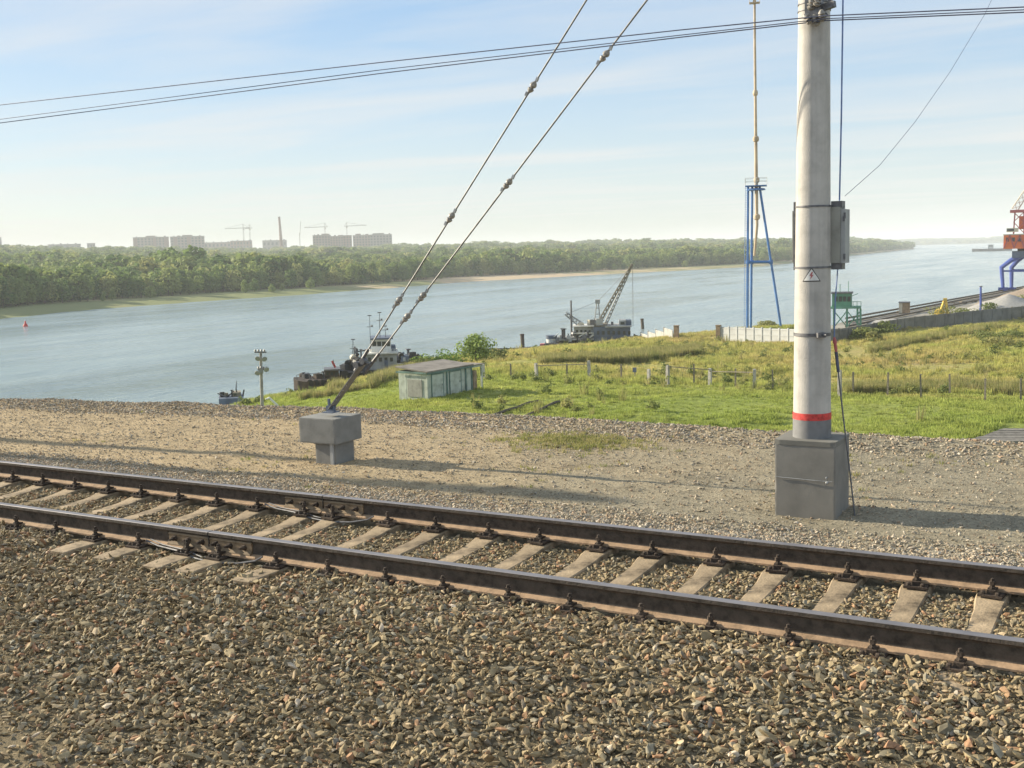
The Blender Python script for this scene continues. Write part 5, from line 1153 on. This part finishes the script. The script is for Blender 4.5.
# yellow grab
s1 = Site('grab_bucket', 943, 318.5, Q, 'yellow A-shaped crane grab standing on the quay behind the bush', 'grab')
q = MB()
for dd in (-.6, .6):
    q.bar(s1.L(938.2, 318, dd), s1.L(944.5, 300, dd * .3), .42, .3); q.bar(s1.L(948.6, 317, dd), s1.L(945.5, 300, dd * .3), .42, .3)
q.build('frame_leg', M['yellow'], s1.e)
q = MB(); s1.box(q, 943.2, 298.3, 947, 301.5, -.6, .6); q.build('head_block', M['yellow'], s1.e)
q = MB(); c = s1.L(939.8, 314.5, 0); q.lathe([(.2, -1.1), (1.05, -.9), (1.05, .9), (.2, 1.1)], c, 12, axis=(0, 1, 0)); q.build('jaw', M['yellow'], s1.e)
q = MB(); c = s1.L(949.8, 316, .5); q.lathe([(.2, -.9), (.7, -.8), (.7, .8), (.2, .9)], c, 12, axis=(0, 1, 0)); q.build('jaw', M['wood'], s1.e)
q = MB(); q.bar(s1.L(940.5, 309, 0), s1.L(948, 309, 0), .25); q.build('cross_bar', M['yellow'], s1.e)
# blue post
s1 = Site('quay_post', 980.7, 314.5, Q, 'tall thin dark blue post on the quay left of the gravel piles', 'post'); q = MB(); q.path([s1.L(980.6, 316, 0), s1.L(980.8, 286.5, 0)], [.22, .17], 8); q.build('post_shaft', M['deepblue'], s1.e, smooth=True); q = MB(); q.lathe([(.3, 0), (.3, .15)], s1.L(980.8, 286.8, 0), 8); q.build('post_cap', M['steel'], s1.e)
# gravel piles
def pile(name, px, py, z, r_, h, mm, lab):
    p = G(px, py, z); m_ = MB(); nr, na = 14, 40
    for i in range(nr + 1):
        for k in range(na):
            a = 2 * math.pi * k / na; rr = r_ * i / nr * (1 + .12 * noise.noise(Vector((math.cos(a), math.sin(a), px)))); zz = h * max(0, 1 - (i / nr)) ** .92 + .12 * h * noise.noise(Vector((rr * math.cos(a) * .25, rr * math.sin(a) * .25, px))) * (i < nr)
            m_.v.append((rr * math.cos(a), rr * math.sin(a) * 1.1, zz - (.3 if i == nr else 0)))
    m_.f = [(i * na + k, i * na + (k + 1) % na, (i + 1) * na + (k + 1) % na, (i + 1) * na + k) for i in range(nr) for k in range(na)]; m_.m = [0] * len(m_.f)
    tag(m_.build(name, M[mm], None, True, loc=p), lab, 'gravel pile')
pile('gravel_pile', 1008, 312, Q, 9, 3.5, 'gravelgrey', 'pale grey gravel pile on the quay behind the bushes'); pile('gravel_pile', 1044, 306, Q, 14, 5.0, 'gravelbrown', 'larger brown gravel pile cut by the right edge of the view')
pile('gravel_pile', 893, 322.5, Q, 5.5, .7, 'gravelgrey', 'low flat spread of pale grit on the quay just behind the wall')
clt = Site('scrap_heap', 985, 303, Q, 'low dark heap of scrap on the quay before the blue post', 'scrap'); clutter(clt, clt.e, 950, 985, 303, 309, -3, 6, 16, 1.0, ('darkwood', 'rusthull', 'wood'), 41, 'scrap_piece')
# green control cabin on legs, behind the mast
s1 = Site('control_cabin', 846, 331, Q, 'faded green cabin on a steel gantry at the quay, peeking out behind the mast', 'cabin')
q = MB(); s1.box(q, 832, 293.5, 852, 307, 0, 3); cbn = q.build('cabin_body', M['green'], s1.e)
for x in (834.5, 838.8, 843.1, 847.4): q = MB(); s1.box(q, x, 296.5, x + 3.2, 301.5, -.06, .03); q.build('window', M['glassdark'], cbn)
q = MB(); s1.box(q, 831, 292.3, 853.2, 293.7, -.3, 3.3); q.build('roof', M['steel'], cbn)
q = MB(); s1.box(q, 830, 307, 861, 308.8, -.5, 3.5); pl_ = q.build('platform', M['green'], s1.e)
q = MB()
for x in (853, 857, 861): q.path([s1.L(x, 307, -.4), s1.L(x, 301.5, -.4)], .05, 5)
q.path([s1.L(852, 301.7, -.4), s1.L(861, 301.7, -.4)], .05, 5); q.build('hand_rail', M['green'], pl_)
q = MB()
for x in (834, 847, 857.5, 860.5):
    for dd in (0, 3): q.bar(s1.L(x, 308.5, dd), s1.L(x, 331, dd), .32)
q.build('gantry_leg', M['green'], s1.e)
q = MB()
for x0, x1 in ((834, 847), (847, 860.5)): q.bar(s1.L(x0, 311, 0), s1.L(x1, 327, 0), .16); q.bar(s1.L(x1, 311, 0), s1.L(x0, 327, 0), .16)
q.build('cross_brace', M['green'], s1.e)
q = MB(); q.path([s1.L(840, 292.5, 1), s1.L(840, 284, 1)], .06, 5); q.path([s1.L(848.5, 292.5, 1), s1.L(848.5, 281, 1)], .05, 5); q.path([s1.L(852, 296, 1), s1.L(858, 293.5, 1)], .05, 4); q.build('aerial', M['green'], s1.e)
# portal crane
Cr = Site('portal_crane', 1016, 291, Q, 'orange harbour crane on bent deep blue portal legs, cut by the right edge', 'crane')
for x0, x1, xb, dd in ((1019.5, 1001.5, 1003, 0), (1023, 1011.5, 1011.5, 6), (1035, 1052, 1050, 0), (1038, 1060, 1059, 6)):
    q = MB(); a, b, c = Cr.L(x0, 256, dd), Cr.L(x1, 267.5, dd), Cr.L(xb, 288.5, dd); q.path([a, a.lerp(b, .5) + Vector((0, 0, .3)), b, b.lerp(c, .5), c], [.75, .62, .6, .5, .42], 8); lgo = q.build('portal_leg', M['deepblue'], Cr.e, smooth=True)
    q = MB(); q.box(c + Vector((0, 0, -.2)), (2.4, 1.4, 1.0)); 
    for k in (-.7, .7): q.lathe([(.35, -.2), (.35, .2)], c + Vector((k, 0, -.85)), 10, axis=(0, 1, 0))
    q.build('bogie', M['deepblue'], lgo)
q = MB(); q.bar(Cr.L(1003, 271, 0), Cr.L(1052, 271, 0), .45); q.bar(Cr.L(1011, 270, 6), Cr.L(1058, 270, 6), .45); q.build('portal_tie', M['deepblue'], Cr.e)
q = MB(); Cr.box(q, 1012, 251, 1045, 257.5, -1, 7); q.build('portal_deck', M['bluegrey'], Cr.e)
q = MB(); c = Cr.L(1028, 251.2, 3); q.lathe([(2.6, 0), (2.6, 1.2), (3.4, 1.4), (3.4, 1.8)], (c.x, 3, c.z - .5), 20); q.build('slew_ring', M['darkhull'], Cr.e, smooth=True)
q = MB(); Cr.box(q, 1003.5, 234.5, 1046, 248.5, -.5, 7); mh = q.build('machinery_house', M['orange'], Cr.e)
for x in (1006, 1012, 1018, 1024, 1032): q = MB(); Cr.box(q, x, 237.5, x + 3, 241.5, -.6, -.45); q.build('window', M['glassdark'], mh)
q = MB()
for i in range(4): q.bar(Cr.L(1004 + i * 10, 248, -.7), Cr.L(1010 + i * 10, 235, -.7), .3); q.bar(Cr.L(1010 + i * 10, 235, -.7), Cr.L(1014 + i * 10, 248, -.7), .3)
q.build('house_truss', M['pinkred'], mh)
q = MB(); Cr.box(q, 1003, 233.6, 1047, 234.7, -.8, 7.3); q.build('house_roof', M['cream'], mh)
q = MB()
for x in (1013.5, 1024, 1034.5):
    for dd in (.5, 5.5): q.bar(Cr.L(x, 234, dd), Cr.L(x + (1024 - x) * .15, 211, dd), .35)
for y0, y1 in ((233, 222), (222, 212)):
    for xa, xb in ((1013.5, 1024), (1024, 1034)): q.bar(Cr.L(xa, y0, .5), Cr.L(xb, y1, .5), .2); q.bar(Cr.L(xb, y0, .5), Cr.L(xa, y1, .5), .2)
q.build('tower_frame', M['pinkred'], Cr.e)
q = MB(); Cr.box(q, 1010, 209.5, 1037, 212, -.5, 6.5); q.build('head_platform', M['pinkred'], Cr.e)
q = MB(); Cr.box(q, 1006.5, 228, 1018.5, 232, 0, 4); cbn = q.build('driver_cabin', M['cream'], Cr.e); q = MB(); Cr.box(q, 1007, 229, 1014, 231, -.1, .05); q.build('window', M['glassdark'], cbn)
q = MB(); Cr.box(q, 1019, 216, 1032, 229, 1.5, 4.5); q.build('winch_house', M['orange'], Cr.e)
lattice(Cr.e, Cr, (1014.5, 210, 3), (1075, 118, 3), .75, .5, 18, .14, 'cream')
q = MB(); q.path([Cr.L(1034, 210, 3), Cr.L(1052, 176, 3), Cr.L(1074, 120, 3)], .12, 5); q.build('stay_rod', M['cream'], Cr.e)

# ------------------------------------------------------------------ CITY ON THE FAR SIDE
def block(px0, px1, yt, yb, dist, mm, lab, floors, cols2, roofs=(), sec=None):
    name = 'apartment_building'; pc = (px0 + px1) / 2; dr = azdir(pc); zb_ = bank_z(pc, min(dist, RIDGE(pc))) ; O = Vector((dr.x * dist, dr.y * dist, 0))
    a = math.atan2(dr.y, dr.x) - math.pi / 2; s_ = dist / F_PX; ztop = CAM_H + (hor(pc) - yt) * s_; base_z = CAM_H + (hor(pc) - 256) * s_
    O.z = base_z - 10; e = empty(name, O, lab, 'building', a); W_ = (px1 - px0) * s_; H = ztop - O.z
    q = MB(); q.box((0, 7, H / 2), (W_, 14, H)); wl = q.build('wall', M[mm], e)
    # window bays: recessed dark panes per floor
    hh = ztop - base_z; q = MB(); n2 = 0; pane = bpy.data.meshes.new('window'); pb = MB(); pb.box((0, 0, 0), (W_ / cols2 * .5, .3, hh / floors * .55)); pm = pb.mesh('window', M['glassdark'])
    for f in range(floors):
        for c in range(cols2): 
            link('window', pm, e, ((-.5 + (c + .5) / cols2) * W_, -.05, H - hh * (f + .6) / floors))
    q = MB(); q.box((0, 7, H + .5), (W_ + .8, 15, 1.0)); [q.box(((i + .5) / 4 * W_ - W_ / 2 + 2 * math.sin(i * 5 + px0), 7, H + 2), (1.6 + (i % 2) * 2, 3, 2.4)) for i in range(4) if W_ > 25]; rf = q.build('roof', M['greyfar'], e)
    for rx, rw, rh in roofs: q = MB(); q.box((rx * W_, 7, H + 1 + rh * s_ / 2), (rw * W_, 10, rh * s_)); q.build('roof_house', M[mm], rf)
    if sec:
        for x0, x1 in sec: q = MB(); q.box(((x0 + x1) / 2 * W_, -.6, H / 2), ((x1 - x0) * W_, 1.6, H - .6)); q.build('stair_bay', M['brickfar'], e)
block(136.5, 168.6, 239, 252, 2500, 'panelfar', 'left one of the two equal far apartment blocks with dark bays', 7, 10, ((0, .25, 1.2),), ((-.5, -.38), (.05, .15), (.36, .5)))
block(173.2, 204.5, 238, 252, 2500, 'panelfar', 'right one of the two equal far apartment blocks with dark bays', 7, 10, ((.0, .3, 1.2), (-.25, .1, .8)), ((-.4, -.3), (-.02, .1)))
block(-9, 2.5, 241, 252, 2600, 'greyfar', 'far grey block at the very left edge', 5, 3)
block(89, 96, 245.2, 252, 2700, 'greyfar', 'tiny far grey block left of the paired blocks', 3, 3)
block(52, 80, 246.3, 254, 2700, 'greyfar', 'long low far building on the left skyline', 2, 6)
block(206, 231, 243.5, 252, 2800, 'panelfar', 'low pale brown far building left of the chimney cranes', 3, 7)
block(232, 252.5, 241.8, 252, 2750, 'brickfar', 'low reddish far building under the pair of tower cranes', 4, 7)
block(264, 287, 241.2, 250, 2850, 'greyfar', 'low greenish grey far building behind the chimney', 3, 6)
block(314, 331, 236.2, 252, 2300, 'panelfar', 'far apartment block, leftmost of the stepped row right of the chimney', 8, 6, ((.2, .4, 1.3),))
block(331, 344, 237, 252, 2340, 'panelfar', 'far apartment block, second of the stepped row, lower roof', 8, 5, ((.3, .4, .8),))
block(344, 352.5, 236.2, 252, 2300, 'brickfar', 'reddish far apartment block in the middle of the stepped row', 8, 3)
block(354, 371, 236, 250, 2400, 'panelfar', 'far apartment block, fourth of the stepped row, with roof houses', 8, 6, ((-.2, .3, 1.4), (.3, .2, .8)))
block(371, 392.5, 235.2, 250, 2380, 'greyfar', 'greyish far apartment block at the right end of the stepped row', 8, 7, ((-.1, .5, 1.2),))
def fs(px, dist, name, lab, cat):
    dr = azdir(px); s_ = dist / F_PX; z = CAM_H + (hor(px) - 256) * s_ - 6; e = empty(name, (dr.x * dist, dr.y * dist, z), lab, cat, math.atan2(dr.y, dr.x) - math.pi / 2); return e, s_, lambda x, y: Vector(((x - px) * s_, 0, CAM_H + (hor(px) - y) * s_ - z))
e, s_, L2 = fs(282, 2400, 'factory_chimney', 'tall tapering brick chimney on the far skyline', 'chimney'); q = MB(); a, b = L2(282.4, 256), L2(281.4, 218.5); q.path([a, b], [1.75 * s_, 1.0 * s_], 16); q.build('chimney_shaft', M['brickfar'], e, smooth=True); q = MB(); q.lathe([(1.2 * s_, 0), (1.2 * s_, 1.6)], b - Vector((0, 0, 1)), 16); q.build('chimney_rim', M['greyfar'], e)
for px, yt, x0, x1, yj, lab in ((245, 225.5, 228, 250.5, 229.3, 'left of the two tower cranes near the chimney'), (251.3, 226, 247, 254, 229.5, 'right of the two tower cranes near the chimney'), (326.3, 224, 306.5, 329, 227.8, 'tower crane with its jib to the left above the stepped blocks'), (348, 223.5, 345.5, 367.5, 226.6, 'tower crane with its jib to the right above the stepped blocks')):
    e, s_, L2 = fs(px, 2450, 'tower_crane', lab, 'crane')
    for nm, p0, p1, r_ in (('tower', (px, 256), (px, yt), .42), ('jib', (x0, yj + .3), (x1, yj - .2), .26)):
        a, b = L2(*p0), L2(*p1); q = MB(); n = 14; hw = r_ * s_
        dd = (b - a).normalized(); sdv = Vector((0, 1, 0)); nn = dd.cross(sdv)
        cs = [[a.lerp(b, i / n) + sdv * hw * u + nn * hw * v for u, v in ((-1, -1), (1, -1), (1, 1), (-1, 1))] for i in range(n + 1)]
        for k in range(4): q.path([cs[0][k], cs[-1][k]], .2, 4)
        for i in range(n):
            for k in range(4): q.path([cs[i][k], cs[i + 1][(k + 1) % 4]], .12, 3)
        q.build(nm, M['greyfar'], e)
    q = MB(); q.path([L2(px, yt), L2(x0, yj)], .18, 4); q.path([L2(px, yt), L2(x1, yj)], .18, 4); q.build('stay', M['greyfar'], e); q = MB(); q.box(L2(px + .4, yj + 1.3), (2.4, 2, 3)); q.build('cab', M['cream'], e)
e, s_, L2 = fs(301.5, 2500, 'far_crane', 'thin leaning crane jib on the skyline right of the chimney', 'crane'); q = MB(); q.path([L2(300.6, 254), L2(300.9, 234)], .7, 5); q.build('tower', M['greyfar'], e); q = MB(); q.path([L2(300.9, 238), L2(302.6, 222.5)], .5, 5); q.build('jib', M['greyfar'], e)

# ------------------------------------------------------------------ HAZE
q = MB(); z0h, z1h = -19, 75; xh0, xh1, yh0, yh1 = -9500, 5500, -400, 9500
hm = bpy.data.materials.new('haze_air'); hm.use_nodes = True; nt = hm.node_tree; nt.nodes.remove(nt.nodes['Principled BSDF'])
pv = N(nt, 'ShaderNodeVolumePrincipled', i_Density=HAZE); pv.inputs['Color'].default_value = (.93, .96, 1, 1); pv.inputs['Anisotropy'].default_value = .0
LK(nt, pv.outputs[0], nt.nodes['Material Output'].inputs['Volume'])
q.box(((xh0 + xh1) / 2, (yh0 + yh1) / 2, (z0h + z1h) / 2), (xh1 - xh0, yh1 - yh0, z1h - z0h)); hzb = q.build('haze', hm); hzb['kind'] = 'stuff'
